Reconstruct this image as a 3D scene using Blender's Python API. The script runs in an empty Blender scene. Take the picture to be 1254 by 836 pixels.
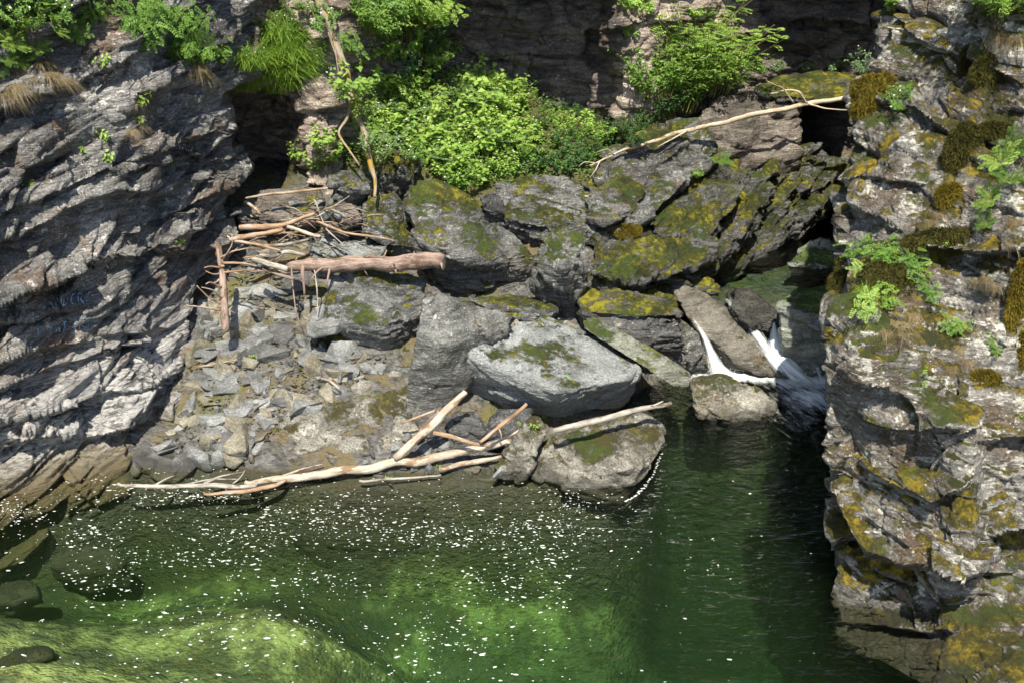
import bpy, bmesh, math, random
import numpy as np
from mathutils import Vector, Matrix
from math import radians as R

random.seed(7)
rng = np.random.default_rng(7)
S = bpy.context.scene
COL = S.collection

# ------------------------------------------------------------------ camera model
CAMH, PITCH, FPX = 8.0, R(25), 1344.0
CP, SP = math.cos(PITCH), math.sin(PITCH)
def ray(px, py):
    a = (px - 627) / FPX; b = (418 - py) / FPX
    return a, CP + b * SP, -SP + b * CP
def P(px, py, Y):
    a, yc, zc = ray(px, py); t = Y / yc
    return (a * t, Y, CAMH + zc * t)
def PZ(px, py, z):
    a, yc, zc = ray(px, py); t = (z - CAMH) / zc
    return (a * t, yc * t, z)
def Pn(px, py, Y):
    px = np.asarray(px, float); py = np.asarray(py, float)
    a = (px - 627) / FPX; b = (418 - py) / FPX
    t = Y / (CP + b * SP)
    return np.stack([a * t, Y + 0 * a, CAMH + (-SP + b * CP) * t], -1)

# ------------------------------------------------------------------ numpy noise
_perm = rng.permutation(256); _perm = np.concatenate([_perm, _perm, _perm])
_val = rng.random(256) * 2 - 1
def vnoise(p):
    i = np.floor(p).astype(np.int64); f = p - i
    u = f * f * f * (f * (f * 6 - 15) + 10); i &= 255
    x0, y0, z0 = i[..., 0], i[..., 1], i[..., 2]
    x1, y1, z1 = (x0 + 1) & 255, (y0 + 1) & 255, (z0 + 1) & 255
    A0, A1 = _perm[x0], _perm[x1]
    B00, B01, B10, B11 = _perm[A0 + y0], _perm[A0 + y1], _perm[A1 + y0], _perm[A1 + y1]
    g = lambda B, z: _val[_perm[B + z]]
    ux, uy, uz = u[..., 0], u[..., 1], u[..., 2]
    l = lambda a, b, t: a + (b - a) * t
    return l(l(l(g(B00, z0), g(B10, z0), ux), l(g(B01, z0), g(B11, z0), ux), uy),
             l(l(g(B00, z1), g(B10, z1), ux), l(g(B01, z1), g(B11, z1), ux), uy), uz)
def fbm(p, o=4, gain=.5):
    s = 0; a = 1; tot = 0
    for k in range(o):
        s = s + a * vnoise(p + k * 17.3); tot += a; a *= gain; p = p * 2.03
    return s / tot
def hash1(k, j=0):
    return _val[_perm[(_perm[np.asarray(k).astype(np.int64) & 255] + np.asarray(j).astype(np.int64)) & 255]]
def unit(v):
    v = np.asarray(v, float); return v / np.linalg.norm(v)
def frame(n):
    n = unit(n); t = unit(np.cross(n, (0, 0, 1) if abs(n[2]) < .9 else (1, 0, 0))); return t, np.cross(n, t), n

def hash3(i, j, k, s):
    return _val[_perm[(_perm[(_perm[(i + s) & 255] + j) & 255] + k) & 255]]
def facets(q, fr, cell, amp, flat=.45, crack=.35):
    """angular chips: every cell of a jittered grid, flattened along the bedding, is a small plane of its own"""
    t1, t2, nb = fr
    u = np.stack([q @ t1, q @ t2, (q @ nb) / flat], -1) / cell + .18 * np.stack([vnoise(q * 3 / cell * .3 + k * 9) for k in range(3)], -1)
    b = np.floor(u).astype(np.int64); n = len(q); best = np.full(n, 9e9); sec = np.full(n, 9e9); out = np.zeros(n)
    for i in (-1, 0, 1):
        for j in (-1, 0, 1):
            for k in (-1, 0, 1):
                c = b + (i, j, k); h = [hash3(c[:, 0], c[:, 1], c[:, 2], m) for m in (0, 57, 113, 171, 201)]
                dv = u - (c + .5 + .42 * np.stack(h[:3], -1)); d2 = (dv * dv).sum(1); w = d2 < best
                sec = np.where(w, best, np.minimum(sec, d2)); best = np.where(w, d2, best); out = np.where(w, h[3] * .8 + dv[:, 0] * h[4] * 1.1 + dv[:, 1] * h[0] * 1.1 + dv[:, 2] * h[1] * .8, out)
    gap = np.sqrt(sec) - np.sqrt(best)
    return out * amp - crack * min(amp, .05) * np.exp(-(gap / .055) ** 2)
def rock_disp(p, nrm, nb, thick, amp, lump=.06, fine=.012, seed=0., fac=((.45, .03), (.14, .012)), warp=1., sub=.5, flat=.45):
    """layered rock: each bed stands out or back by its own amount, broken into blocks, with open bedding joints"""
    q = p + seed
    t1, t2, nb = frame(nb)
    w = 1.2 * warp * fbm(q * .6, 3)
    am0 = np.clip(.5 + 1.7 * fbm(q * .8 + 40, 2), .05, 1.5)
    d = lump * fbm(q * 1.3 + 5, 3)
    edge = 1 - np.abs(nrm @ nb) ** 2
    for th, am in ((thick, amp), (thick * .37, amp * sub), (thick * .13, amp * sub * .4)):
        s = (q @ nb) / th + w * .9 + .2 * warp * vnoise(q * 2.2)
        k = np.floor(s); f = s - k
        c1 = np.floor((q @ t1) * .55 / th ** .5 + 3 * hash1(k, 3) + .5 * w)
        c2 = np.floor((q @ t2) * .55 / th ** .5 + 3 * hash1(k, 9) + .5 * w)
        r0 = hash1(k + 31 * c1, c2); rn = hash1(k + 1 + 31 * c1, c2)
        sm = np.clip((f - .86) / .14, 0, 1)
        off = r0 + (rn - r0) * sm * sm
        off = off - .5 * (f - .5)
        groove = np.exp(-(np.minimum(f, 1 - f) / .09) ** 2)
        d = d + edge * am * am0 * (off - .55 * groove)
    for cell, a in fac: d = d + facets(q, (t1, t2, nb), cell, a, flat)
    d = d + fine * (fbm(q * 9, 3) + .8 * (1 - 2 * np.abs(vnoise(q * 5))))
    return d

# ------------------------------------------------------------------ mesh helpers
def link(o, parent=None):
    COL.objects.link(o)
    if parent is not None: o.parent = parent
    return o
def mesh_np(name, v, f, smooth=True):
    """v (N,3), f (M,k) -> mesh"""
    v = np.ascontiguousarray(v, np.float32); f = np.ascontiguousarray(f, np.int32)
    me = bpy.data.meshes.new(name)
    n, k = f.shape
    me.vertices.add(len(v)); me.vertices.foreach_set('co', v.ravel())
    me.loops.add(n * k); me.loops.foreach_set('vertex_index', f.ravel())
    me.polygons.add(n); me.polygons.foreach_set('loop_start', np.arange(0, n * k, k, dtype=np.int32))
    me.update(calc_edges=True); me.validate()
    if smooth: me.polygons.foreach_set('use_smooth', np.ones(len(me.polygons), bool))
    return me
def set_attr(me, name, arr, dom='POINT'):
    a = me.attributes.new(name, 'FLOAT', dom); a.data.foreach_set('value', np.ascontiguousarray(arr, np.float32))
def obj(name, me, mat, parent=None, loc=None):
    o = bpy.data.objects.new(name, me)
    if mat: me.materials.append(mat) if not me.materials else None
    link(o, parent)
    if loc is not None: o.location = loc
    return o
def tag(o, label=None, cat=None, group=None, kind=None):
    for k, v in (('label', label), ('category', cat), ('group', group), ('kind', kind)):
        if v: o[k] = v
    return o
def empty(name, loc=(0, 0, 0), label=None, cat=None, group=None):
    o = bpy.data.objects.new(name, None); o.empty_display_size = .1; link(o); o.location = loc
    return tag(o, label, cat, group)
def copy_tree(o, parent=None):
    c = o.copy(); link(c, parent)
    for ch in list(o.children): copy_tree(ch, c)
    return c
def get_v(me):
    a = np.empty(len(me.vertices) * 3, np.float32); me.vertices.foreach_get('co', a); return a.reshape(-1, 3).astype(float)
def get_n(me):
    a = np.empty(len(me.vertices) * 3, np.float32); me.vertices.foreach_get('normal', a); return a.reshape(-1, 3).astype(float)
def set_v(me, v):
    me.vertices.foreach_set('co', np.ascontiguousarray(v, np.float32).ravel()); me.update()
def smooth_v(me, v, it):
    e = np.empty(len(me.edges) * 2, np.int32); me.edges.foreach_get('vertices', e); e = e.reshape(-1, 2)
    n = len(v); cnt = np.bincount(e.ravel(), minlength=n)[:, None].clip(1)
    for _ in range(it):
        s = np.stack([np.bincount(e[:, 0], v[e[:, 1], c], n) + np.bincount(e[:, 1], v[e[:, 0], c], n) for c in range(3)], -1)
        v = .4 * v + .6 * s / cnt
    return v
def hull_mesh(hulls, voxel, smooth=3):
    """one or several convex hulls fused into one closed even mesh"""
    bm = bmesh.new()
    for pts in hulls:
        vs = [bm.verts.new(p) for p in pts]
        r = bmesh.ops.convex_hull(bm, input=vs)
        bad = [g for g in r['geom_interior'] if isinstance(g, bmesh.types.BMVert)]
        if bad: bmesh.ops.delete(bm, geom=bad, context='VERTS')
    me = bpy.data.meshes.new('hull'); bm.to_mesh(me); bm.free()
    o = bpy.data.objects.new('hull', me); link(o)
    m = o.modifiers.new('r', 'REMESH'); m.mode = 'VOXEL'; m.voxel_size = voxel
    dg = bpy.context.evaluated_depsgraph_get(); dg.update()
    out = bpy.data.meshes.new_from_object(o.evaluated_get(dg))
    bpy.data.objects.remove(o); bpy.data.meshes.remove(me)
    v = smooth_v(out, get_v(out), smooth); set_v(out, v)
    out.polygons.foreach_set('use_smooth', np.ones(len(out.polygons), bool))
    return out

# ------------------------------------------------------------------ materials
class NT:
    def __init__(s, name):
        s.m = bpy.data.materials.new(name); s.m.use_nodes = True; s.t = s.m.node_tree; s.t.nodes.clear()
        s.out = s.n('ShaderNodeOutputMaterial')
    def n(s, t, **kw):
        n = s.t.nodes.new(t)
        for k, v in kw.items(): setattr(n, k, v)
        return n
    def put(s, sock, v):
        if isinstance(v, bpy.types.NodeSocket): s.t.links.new(v, sock)
        elif isinstance(v, (tuple, list)) and len(v) == 3 and sock.type == 'RGBA': sock.default_value = (*v, 1)
        else: sock.default_value = v
    def math(s, op, a, b=0., clamp=False):
        n = s.n('ShaderNodeMath', operation=op, use_clamp=clamp); s.put(n.inputs[0], a); s.put(n.inputs[1], b); return n.outputs[0]
    def noise(s, vec, scale, detail=4, rough=.55, dist=0., lac=2.):
        n = s.n('ShaderNodeTexNoise'); s.put(n.inputs['Vector'], vec); n.inputs['Scale'].default_value = scale
        n.inputs['Detail'].default_value = detail; n.inputs['Roughness'].default_value = rough; n.inputs['Distortion'].default_value = dist
        return n.outputs['Fac']
    def voro(s, vec, scale, feat='F1'):
        n = s.n('ShaderNodeTexVoronoi', feature=feat); s.put(n.inputs['Vector'], vec); n.inputs['Scale'].default_value = scale
        return n.outputs['Distance']
    def ss(s, v, a, b):
        n = s.n('ShaderNodeMapRange', interpolation_type='SMOOTHSTEP'); s.put(n.inputs[0], v)
        n.inputs[1].default_value = a; n.inputs[2].default_value = b; return n.outputs[0]
    def mix(s, f, a, b, mode='MIX'):
        n = s.n('ShaderNodeMix', data_type='RGBA', blend_type=mode); s.put(n.inputs[0], f); s.put(n.inputs[6], a); s.put(n.inputs[7], b); return n.outputs[2]
    def mapping(s, vec, rot=(0, 0, 0), scale=(1, 1, 1), loc=(0, 0, 0)):
        n = s.n('ShaderNodeMapping'); s.put(n.inputs[0], vec); n.inputs['Rotation'].default_value = rot
        n.inputs['Scale'].default_value = scale; n.inputs['Location'].default_value = loc; return n.outputs[0]
    def bump(s, h, dist, strength=1., nrm=None):
        n = s.n('ShaderNodeBump'); n.inputs['Distance'].default_value = dist; n.inputs['Strength'].default_value = strength
        s.put(n.inputs['Height'], h)
        if nrm is not None: s.put(n.inputs['Normal'], nrm)
        return n.outputs[0]
    def bsdf(s, col, rough=.8, nrm=None, spec=.3):
        b = s.n('ShaderNodeBsdfPrincipled'); s.put(b.inputs['Base Color'], col); s.put(b.inputs['Roughness'], rough)
        b.inputs['Specular IOR Level'].default_value = spec
        if nrm is not None: s.put(b.inputs['Normal'], nrm)
        return b.outputs[0]
    def finish(s, surf): s.t.links.new(surf, s.out.inputs['Surface']); return s.m
    def obco(s):
        tc = s.n('ShaderNodeTexCoord'); oi = s.n('ShaderNodeObjectInfo')
        v = s.n('ShaderNodeVectorMath', operation='ADD'); s.put(v.inputs[0], tc.outputs['Object'])
        m = s.math('MULTIPLY', oi.outputs['Random'], 40.); s.put(v.inputs[1], m); return v.outputs[0]

def euler_to(nb):
    """rotation so that Mapping turns nb into +Z"""
    q = Vector(nb).normalized().rotation_difference(Vector((0, 0, 1)))
    e = q.to_euler(); return (e.x, e.y, e.z)

MOSS_D, MOSS_L = (.022, .03, .005), (.25, .23, .016)
def rock_mat(name, dark=(.045, .046, .048), light=(.21, .21, .205), pale=(.5, .49, .46), nb=(.3, .1, 1), tone=.5, lich=.5,
             brown=.35, moss=.3, mossd=MOSS_D, mossl=MOSS_L, browncol=(.12, .07, .04), stretch=7., rough=.62, lichcol=None, world=False, wet=False, lichscale=6., low=False, grain=.6, lit_ends=False, pos=False, bumpd=.06):
    T = NT(name); co = T.n('ShaderNodeTexCoord').outputs['Object'] if world else T.obco()
    geo = T.n('ShaderNodeNewGeometry')
    if pos: co = geo.outputs['Position']
    nz = T.n('ShaderNodeSeparateXYZ'); T.put(nz.inputs[0], geo.outputs['Normal'])
    big = T.noise(co, .9, 5, .6)
    mp = T.mapping(co, euler_to(nb), (1, 1, stretch))
    st = T.noise(mp, 2.2, 8, .68, .35)
    st2 = T.noise(mp, 7., 5, .6, .2)
    f = T.math('ADD', T.math('MULTIPLY', st, 1.5), T.math('MULTIPLY', big, .9))
    f = T.ss(f, .82 + (.5 - tone) * .7, 1.62 + (.5 - tone) * .7)
    c = T.mix(f, dark, light)
    br = T.ss(T.math('ADD', T.noise(co, 1.6, 5, .62), T.math('MULTIPLY', st2, .25)), .84 - .35 * brown, 1.0 - .3 * brown)
    c = T.mix(T.math('MULTIPLY', br, .8), c, browncol)
    if lit_ends:
        # sunlit buttress and pillar painted paler, shaded middle of the wall kept dark
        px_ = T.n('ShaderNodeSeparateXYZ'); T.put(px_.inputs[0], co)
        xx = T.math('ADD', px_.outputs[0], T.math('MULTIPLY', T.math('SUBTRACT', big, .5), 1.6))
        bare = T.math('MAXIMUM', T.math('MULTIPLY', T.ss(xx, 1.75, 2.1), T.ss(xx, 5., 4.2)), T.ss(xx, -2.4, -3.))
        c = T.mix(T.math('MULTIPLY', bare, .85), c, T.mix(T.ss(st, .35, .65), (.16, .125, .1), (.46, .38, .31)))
    # pale streaks along the bedding and crusts of lichen
    sk = T.ss(T.math('ADD', st2, T.math('MULTIPLY', big, .35)), .86 - .16 * lich, .98 - .12 * lich)
    c = T.mix(T.math('MULTIPLY', sk, .75), c, pale)
    ln = T.noise(co, lichscale, 7, .72)
    sp = T.ss(T.math('ADD', ln, T.math('MULTIPLY', big, .3)), .82 - .14 * lich, .88 - .12 * lich)
    c = T.mix(T.math('MULTIPLY', sp, .85), c, lichcol or pale)
    vd = T.ss(T.voro(co, 21.), .2, .12); vm = T.ss(T.noise(co, 2.7, 3), .5, .62)
    c = T.mix(T.math('MULTIPLY', T.math('MULTIPLY', vd, vm), min(1., lich * 1.4)), c, lichcol or (.58, .57, .54))
    gr = T.noise(co, 34., 4, .75)
    c = T.mix(1., c, T.mix(T.ss(gr, .3, .7), (1 - .85 * grain,) * 3, (1 + .85 * grain,) * 3), 'MULTIPLY')
    fk = T.math('MULTIPLY', T.ss(T.noise(T.mapping(co, euler_to(nb), (1, 1, 2.5)), 17., 5, .75), .6, .68), T.ss(T.noise(co, 1.9, 3), .42, .6))
    c = T.mix(T.math('MULTIPLY', fk, min(1., .35 + lich)), c, lichcol or (.55, .54, .51))
    if low:
        # washed pale calcite streaks along the foot of the wall
        sz0 = T.n('ShaderNodeSeparateXYZ'); T.put(sz0.inputs[0], geo.outputs['Position'])
        lw = T.ss(T.math('ADD', sz0.outputs[2], T.math('MULTIPLY', big, 1.2)), 2.5, 1.5)
        c = T.mix(T.math('MULTIPLY', lw, T.ss(T.math('ADD', st2, T.math('MULTIPLY', st, .6)), .66, .9)), c, (.4, .39, .375))
    # moss where the stone faces up
    mn = T.math('ADD', T.math('MULTIPLY', T.noise(co, 1.5, 4, .6), 1.), T.math('MULTIPLY', T.noise(co, 8., 6, .7), .55))
    mf = T.math('ADD', mn, T.math('MULTIPLY', nz.outputs[2], .28))
    mf = T.ss(T.math('ADD', mf, T.math('MULTIPLY', T.noise(co, 30., 4, .7), .12)), 1.31 - .55 * moss, 1.43 - .55 * moss)
    ma = T.ss(T.math('ADD', T.math('MULTIPLY', T.noise(co, 2.3, 4, .6), .6), T.math('MULTIPLY', T.noise(co, 13., 5, .7), .5)), .42, .7)
    mid = tuple(.5 * (a_ * 1.2 + b_ * .42) for a_, b_ in zip(mossd, mossl))
    mc = T.mix(T.ss(ma, .0, .5), mossd, mid); mc = T.mix(T.ss(ma, .45, 1.), mc, mossl)
    mc = T.mix(T.math('MULTIPLY', T.ss(T.noise(co, 1.1, 3), .52, .62), .7), mc, (.045, .075, .012))
    mc = T.mix(1., mc, T.mix(T.noise(co, 75., 3, .7), (.25, .25, .25), (1.75, 1.75, 1.75)), 'MULTIPLY')
    c = T.mix(mf, c, mc)
    spz = T.n('ShaderNodeSeparateXYZ'); T.put(spz.inputs[0], geo.outputs['Position'])
    c = T.mix(T.math('MULTIPLY', T.ss(spz.outputs[2], .03, -.06), .85), c, T.mix(T.noise(co, 4., 5, .65), (.035, .038, .02), (.16, .15, .07)))
    wb = T.ss(T.math('ADD', spz.outputs[2], T.math('MULTIPLY', T.noise(co, 3.3, 4, .6), .22)), .27, .17)
    c = T.mix(T.math('MULTIPLY', wb, .62), c, (.018, .018, .013))
    if wet:
        # brown slime left by the changing water level, a stain of its own
        sz = T.n('ShaderNodeSeparateXYZ'); T.put(sz.inputs[0], geo.outputs['Position'])
        wl = T.math('ADD', sz.outputs[2], T.math('MULTIPLY', T.noise(co, 2.4, 5, .6), .5))
        c = T.mix(T.math('MULTIPLY', T.ss(wl, .8, .42), .8), c, T.mix(T.noise(co, 5., 5, .7), (.05, .04, .016), (.17, .13, .06)))
    h = T.math('ADD', T.math('MULTIPLY', st2, .7), T.math('ADD', T.math('MULTIPLY', st, 1.), T.math('MULTIPLY', T.noise(co, 26., 6, .7), .45)))
    b1 = T.bump(h, bumpd, 1.)
    hm = T.math('MULTIPLY', mf, T.math('ADD', T.noise(co, 60., 4, .75), T.math('MULTIPLY', T.noise(co, 14., 3), .8)))
    b1 = T.bump(hm, .05, .8, b1)
    rg = T.math('ADD', T.math('MULTIPLY', mf, .3), T.math('ADD', rough - .12, T.math('MULTIPLY', ln, .25)))
    return T.finish(T.bsdf(c, rg, b1, .35))

def bark_mat(name, a, b, c2=None, patch=.5, rough=.75):
    T = NT(name); cb = T.n('ShaderNodeCombineXYZ')
    for k, nm in enumerate(('bx', 'by', 'bl')): T.put(cb.inputs[k], T.n('ShaderNodeAttribute', attribute_name=nm).outputs['Fac'])
    oi = T.n('ShaderNodeObjectInfo'); ad = T.n('ShaderNodeVectorMath', operation='ADD'); T.put(ad.inputs[0], cb.outputs[0]); T.put(ad.inputs[1], T.math('MULTIPLY', oi.outputs['Random'], 30.)); co = ad.outputs[0]
    mp = T.mapping(co, scale=(1, 1, .16)); n = T.noise(mp, 26., 6, .7, .4); n2 = T.noise(co, 5., 5, .65)
    c = T.mix(T.ss(T.math('ADD', T.math('MULTIPLY', n, .7), T.math('MULTIPLY', n2, .3)), .36, .64), a, b)
    if c2: c = T.mix(T.ss(T.noise(T.mapping(co, scale=(1, 1, .5)), 6., 5, .65), .64 - .25 * patch, .72 - .25 * patch), c, c2)
    c = T.mix(T.ss(n, .66, .74), c, tuple(x * .3 for x in a))
    return T.finish(T.bsdf(c, rough, T.bump(T.math('ADD', n, T.math('MULTIPLY', n2, .6)), .016, 1.), .25))

def leaf_mat(name, lo, hi, trans=.35, rough=.5):
    T = NT(name)
    a = T.n('ShaderNodeAttribute', attribute_name='tint'); oi = T.n('ShaderNodeObjectInfo')
    f = T.math('ADD', T.math('MULTIPLY', a.outputs['Fac'], .8), T.math('MULTIPLY', oi.outputs['Random'], .25))
    c = T.mix(f, lo, hi)
    b = T.bsdf(c, rough, None, .35)
    tr = T.n('ShaderNodeBsdfTranslucent'); T.put(tr.inputs[0], T.mix(.5, c, tuple(min(1, x * 1.5) for x in hi)))
    m = T.n('ShaderNodeMixShader'); m.inputs[0].default_value = trans
    T.t.links.new(b, m.inputs[1]); T.t.links.new(tr.outputs[0], m.inputs[2])
    return T.finish(m.outputs[0])

M = {}
NBL = (-.36, -.12, .93)       # bedding of the left wall: beds climb to the right
M['left'] = rock_mat('schist_wall', (.03, .03, .032), (.25, .242, .23), (.56, .54, .5), NBL, .55, .6, .62, .02, world=True, wet=True, low=True, browncol=(.11, .068, .042), stretch=8)
M['right'] = rock_mat('lichen_wall', (.035, .031, .026), (.29, .275, .25), (.58, .56, .51), (.25, .1, .97), .52, .85, .75, .66, (.03, .034, .006), (.27, .2, .014), (.08, .052, .03), 3.5, lichcol=(.52, .51, .43), world=True, lichscale=3.4, grain=.5)
M['back'] = rock_mat('dark_wall', (.032, .027, .024), (.2, .17, .15), (.4, .34, .3), (.05, .1, 1), .45, .3, .5, .06, browncol=(.09, .06, .042), world=True, stretch=4, lit_ends=True)
M['warm'] = rock_mat('warm_rock', (.045, .039, .033), (.24, .205, .17), (.5, .46, .4), (-.2, 0, 1), .5, .3, .4, .34)
M['grey'] = rock_mat('grey_schist', (.036, .038, .037), (.22, .225, .22), (.46, .46, .44), (.25, .05, 1), .48, .5, .4, .54, rough=.55, grain=.6, stretch=6)
M['pale'] = rock_mat('pale_slab', (.085, .093, .09), (.275, .29, .285), (.42, .43, .42), (.25, -.3, 1), .66, .35, .2, .36, rough=.55, stretch=5, grain=.5)
M['mossy'] = rock_mat('mossy_schist', (.032, .032, .029), (.23, .23, .22), (.5, .5, .47), (.3, .15, 1), .48, .6, .35, .62, stretch=9)
M['vmossy'] = rock_mat('very_mossy_rock', (.025, .025, .022), (.17, .17, .16), (.4, .4, .37), (-.45, .1, .9), .45, .4, .35, .66)
M['dark'] = rock_mat('dark_schist', (.025, .025, .025), (.13, .13, .128), (.33, .33, .31), (.3, .1, 1), .5, .3, .3, .25)
M['slab'] = rock_mat('upright_slab', (.04, .042, .038), (.225, .225, .21), (.46, .46, .44), (1, .5, .3), .5, .5, .45, .38, rough=.5, grain=.5, stretch=3)
M['shore'] = rock_mat('shore_stone', (.06, .055, .042), (.3, .285, .245), (.48, .46, .41), (.1, 0, 1), .52, .45, .5, .42, (.05, .045, .012), (.16, .14, .035), (.13, .1, .055), 3, world=False)
for k_, d_, l_ in (('st1', (.06, .062, .062), (.21, .215, .21)), ('st2', (.07, .063, .042), (.235, .215, .165)), ('st3', (.085, .09, .088), (.25, .255, .247)), ('st4', (.03, .03, .03), (.12, .12, .117))):
    M[k_] = rock_mat('loose_stone', d_, l_, (.42, .41, .38), (.05, .05, 1), .55, .02, .3, .14, stretch=3, grain=.45, pos=True, bumpd=.02)
M['slick'] = rock_mat('slick_slab', (.05, .046, .036), (.2, .185, .155), (.33, .31, .27), (.5, -.4, 1), .5, .25, .4, .3, rough=.35, grain=.4, stretch=5)
M['greentop'] = rock_mat('green_topped_rock', (.06, .062, .055), (.3, .32, .27), (.45, .47, .4), (.1, 0, 1), .5, .3, .2, .62, (.04, .065, .012), (.2, .3, .06), rough=.5, grain=.4, stretch=3)
M['plank'] = rock_mat('plank_rock', (.07, .075, .055), (.29, .3, .25), (.45, .46, .4), (.5, .3, 1), .52, .3, .3, .5, (.05, .065, .012), (.2, .22, .03), rough=.5, grain=.45, stretch=9)
M['wetrock'] = rock_mat('wet_rock', (.016, .016, .014), (.085, .082, .07), (.2, .2, .18), (.3, .1, 1), .45, .1, .4, .3, rough=.35)
M['scree'] = rock_mat('scree_ground', (.035, .034, .033), (.17, .165, .155), (.34, .33, .31), (.1, .1, 1), .5, .3, .4, .12, world=True, stretch=2)
M['rust'] = bark_mat('orange_wood', (.15, .09, .055), (.4, .27, .17), (.33, .28, .23), .6)
M['log'] = bark_mat('pink_bark', (.13, .085, .068), (.33, .25, .205), (.12, .075, .055), .5)
M['pale_wood'] = bark_mat('bleached_wood', (.24, .19, .14), (.52, .45, .36), (.2, .13, .08), .5)
M['grey_wood'] = bark_mat('grey_wood', (.17, .15, .125), (.42, .39, .34), (.11, .09, .065), .5)
M['moss_bark'] = bark_mat('mossy_bark', (.14, .11, .08), (.34, .28, .21), (.27, .17, .025), .5)
M['birch'] = bark_mat('branch_bark', (.28, .22, .15), (.5, .43, .32), (.16, .11, .04), .4)
M['cut'] = bark_mat('cut_wood', (.5, .36, .24), (.66, .52, .38))
M['stem'] = bark_mat('plant_stem', (.1, .12, .03), (.2, .2, .06))
M['leaf'] = leaf_mat('leaf_green', (.045, .115, .016), (.17, .3, .05))
M['leafy'] = leaf_mat('leaf_yellow_green', (.055, .15, .02), (.37, .52, .11), .4)
M['leafd'] = leaf_mat('leaf_dark_green', (.018, .05, .015), (.06, .13, .035), .25)
M['leafb'] = leaf_mat('leaf_blue_green', (.04, .1, .04), (.22, .34, .14))
M['grass'] = leaf_mat('grass_green', (.06, .14, .015), (.28, .42, .06), .4)
M['straw'] = leaf_mat('dry_grass', (.085, .06, .03), (.33, .265, .14), .25)
M['mossc'] = leaf_mat('moss_gold', (.05, .045, .006), (.24, .18, .016), .15, .9)
M['mossg'] = leaf_mat('moss_brown_green', (.025, .026, .006), (.11, .1, .016), .15, .9)
M['needle'] = leaf_mat('forest_leaf', (.05, .1, .015), (.2, .26, .05), .35)
T = NT('flower_white'); M['flower'] = T.finish(T.bsdf((.75, .75, .68), .6))
T = NT('foam_white'); tr = T.n('ShaderNodeBsdfTransparent'); mx = T.n('ShaderNodeMixShader'); mx.inputs[0].default_value = .6
T.t.links.new(tr.outputs[0], mx.inputs[1]); T.t.links.new(T.bsdf((.75, .78, .74), .5), mx.inputs[2]); M['foam'] = T.finish(mx.outputs[0])

# ------------------------------------------------------------------ ground: river bed, stony bank and plant slope in one sheet
SX = [-14, -7, -6, -5.2, -4, -2.6, -1.2, -.2, .4, 1.3, 1.9, 2.15, 2.5, 3, 4, 6, 14]
SY = [12.6, 12.7, 12.8, 13.1, 12.9, 12.75, 12.75, 12.8, 12.8, 12.9, 13.7, 14.6, 15.6, 15.75, 15.8, 15.8, 15.8]
TT = [-14, -6, -3.5, -1.6, -.6, -.05, .35, 1, 3, 5, 6, 7.3, 8.2, 9.4, 12, 20]
TZ = [-2.2, -3.3, -3.3, -2.9, -1.7, -.15, .12, .3, 1.26, 2.24, 2.78, 3.38, 3.65, 3.8, 5, 9]
TZ2 = [-14, -6, -3.5, -2, -.9, -.15, .2, .8, 1.2, 2.2, 4.2, 5.2, 6.5, 8, 12, 20]
ZZ2 = [-2.4, -3.2, -3.2, -2.8, -1.8, -.7, 0, .72, .72, .6, .4, .7, 3, 5, 8, 9]
def ground_z(x, y):
    ys = np.interp(x, SX, SY); t = y - ys
    za = np.interp(t, TT, TZ); zb = np.interp(t, TZ2, ZZ2)
    w = np.clip((x - 2.1 - .18 * np.clip(y - 15, 0, 9)) / .7, 0, 1); w = w * w * (3 - 2 * w)
    z = za * (1 - w) + zb * w
    # sandy shallows on the near left, deep hollow on the right
    sh = np.clip((-x + .3) / 3.4, 0, 1) * np.clip((13. - y) / 2.3, 0, 1); sh = sh * sh * (3 - 2 * sh)
    z = z * (1 - sh) + sh * (-.78 - .2 * np.sin(x * .9 + y * 1.7))
    z = z - .26 * np.exp(-((x - .45) / 1.25) ** 2 - ((y - 13.85) / .75) ** 2)
    z = z - .16 * np.exp(-((x - .8) / 2.2) ** 4 - ((y - 15.2) / 1.5) ** 4)
    z = z - .4 * np.exp(-((x - 1.75) / .55) ** 2 - ((y - 14.9) / .7) ** 2)
    # floor of the cave
    z = np.minimum(z, np.interp(x, [-4.0, -3.1, -.3, .5, 2.2, 2.8], [2.25, 9, 9, 3.25, 2.8, 9]))
    return z
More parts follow.
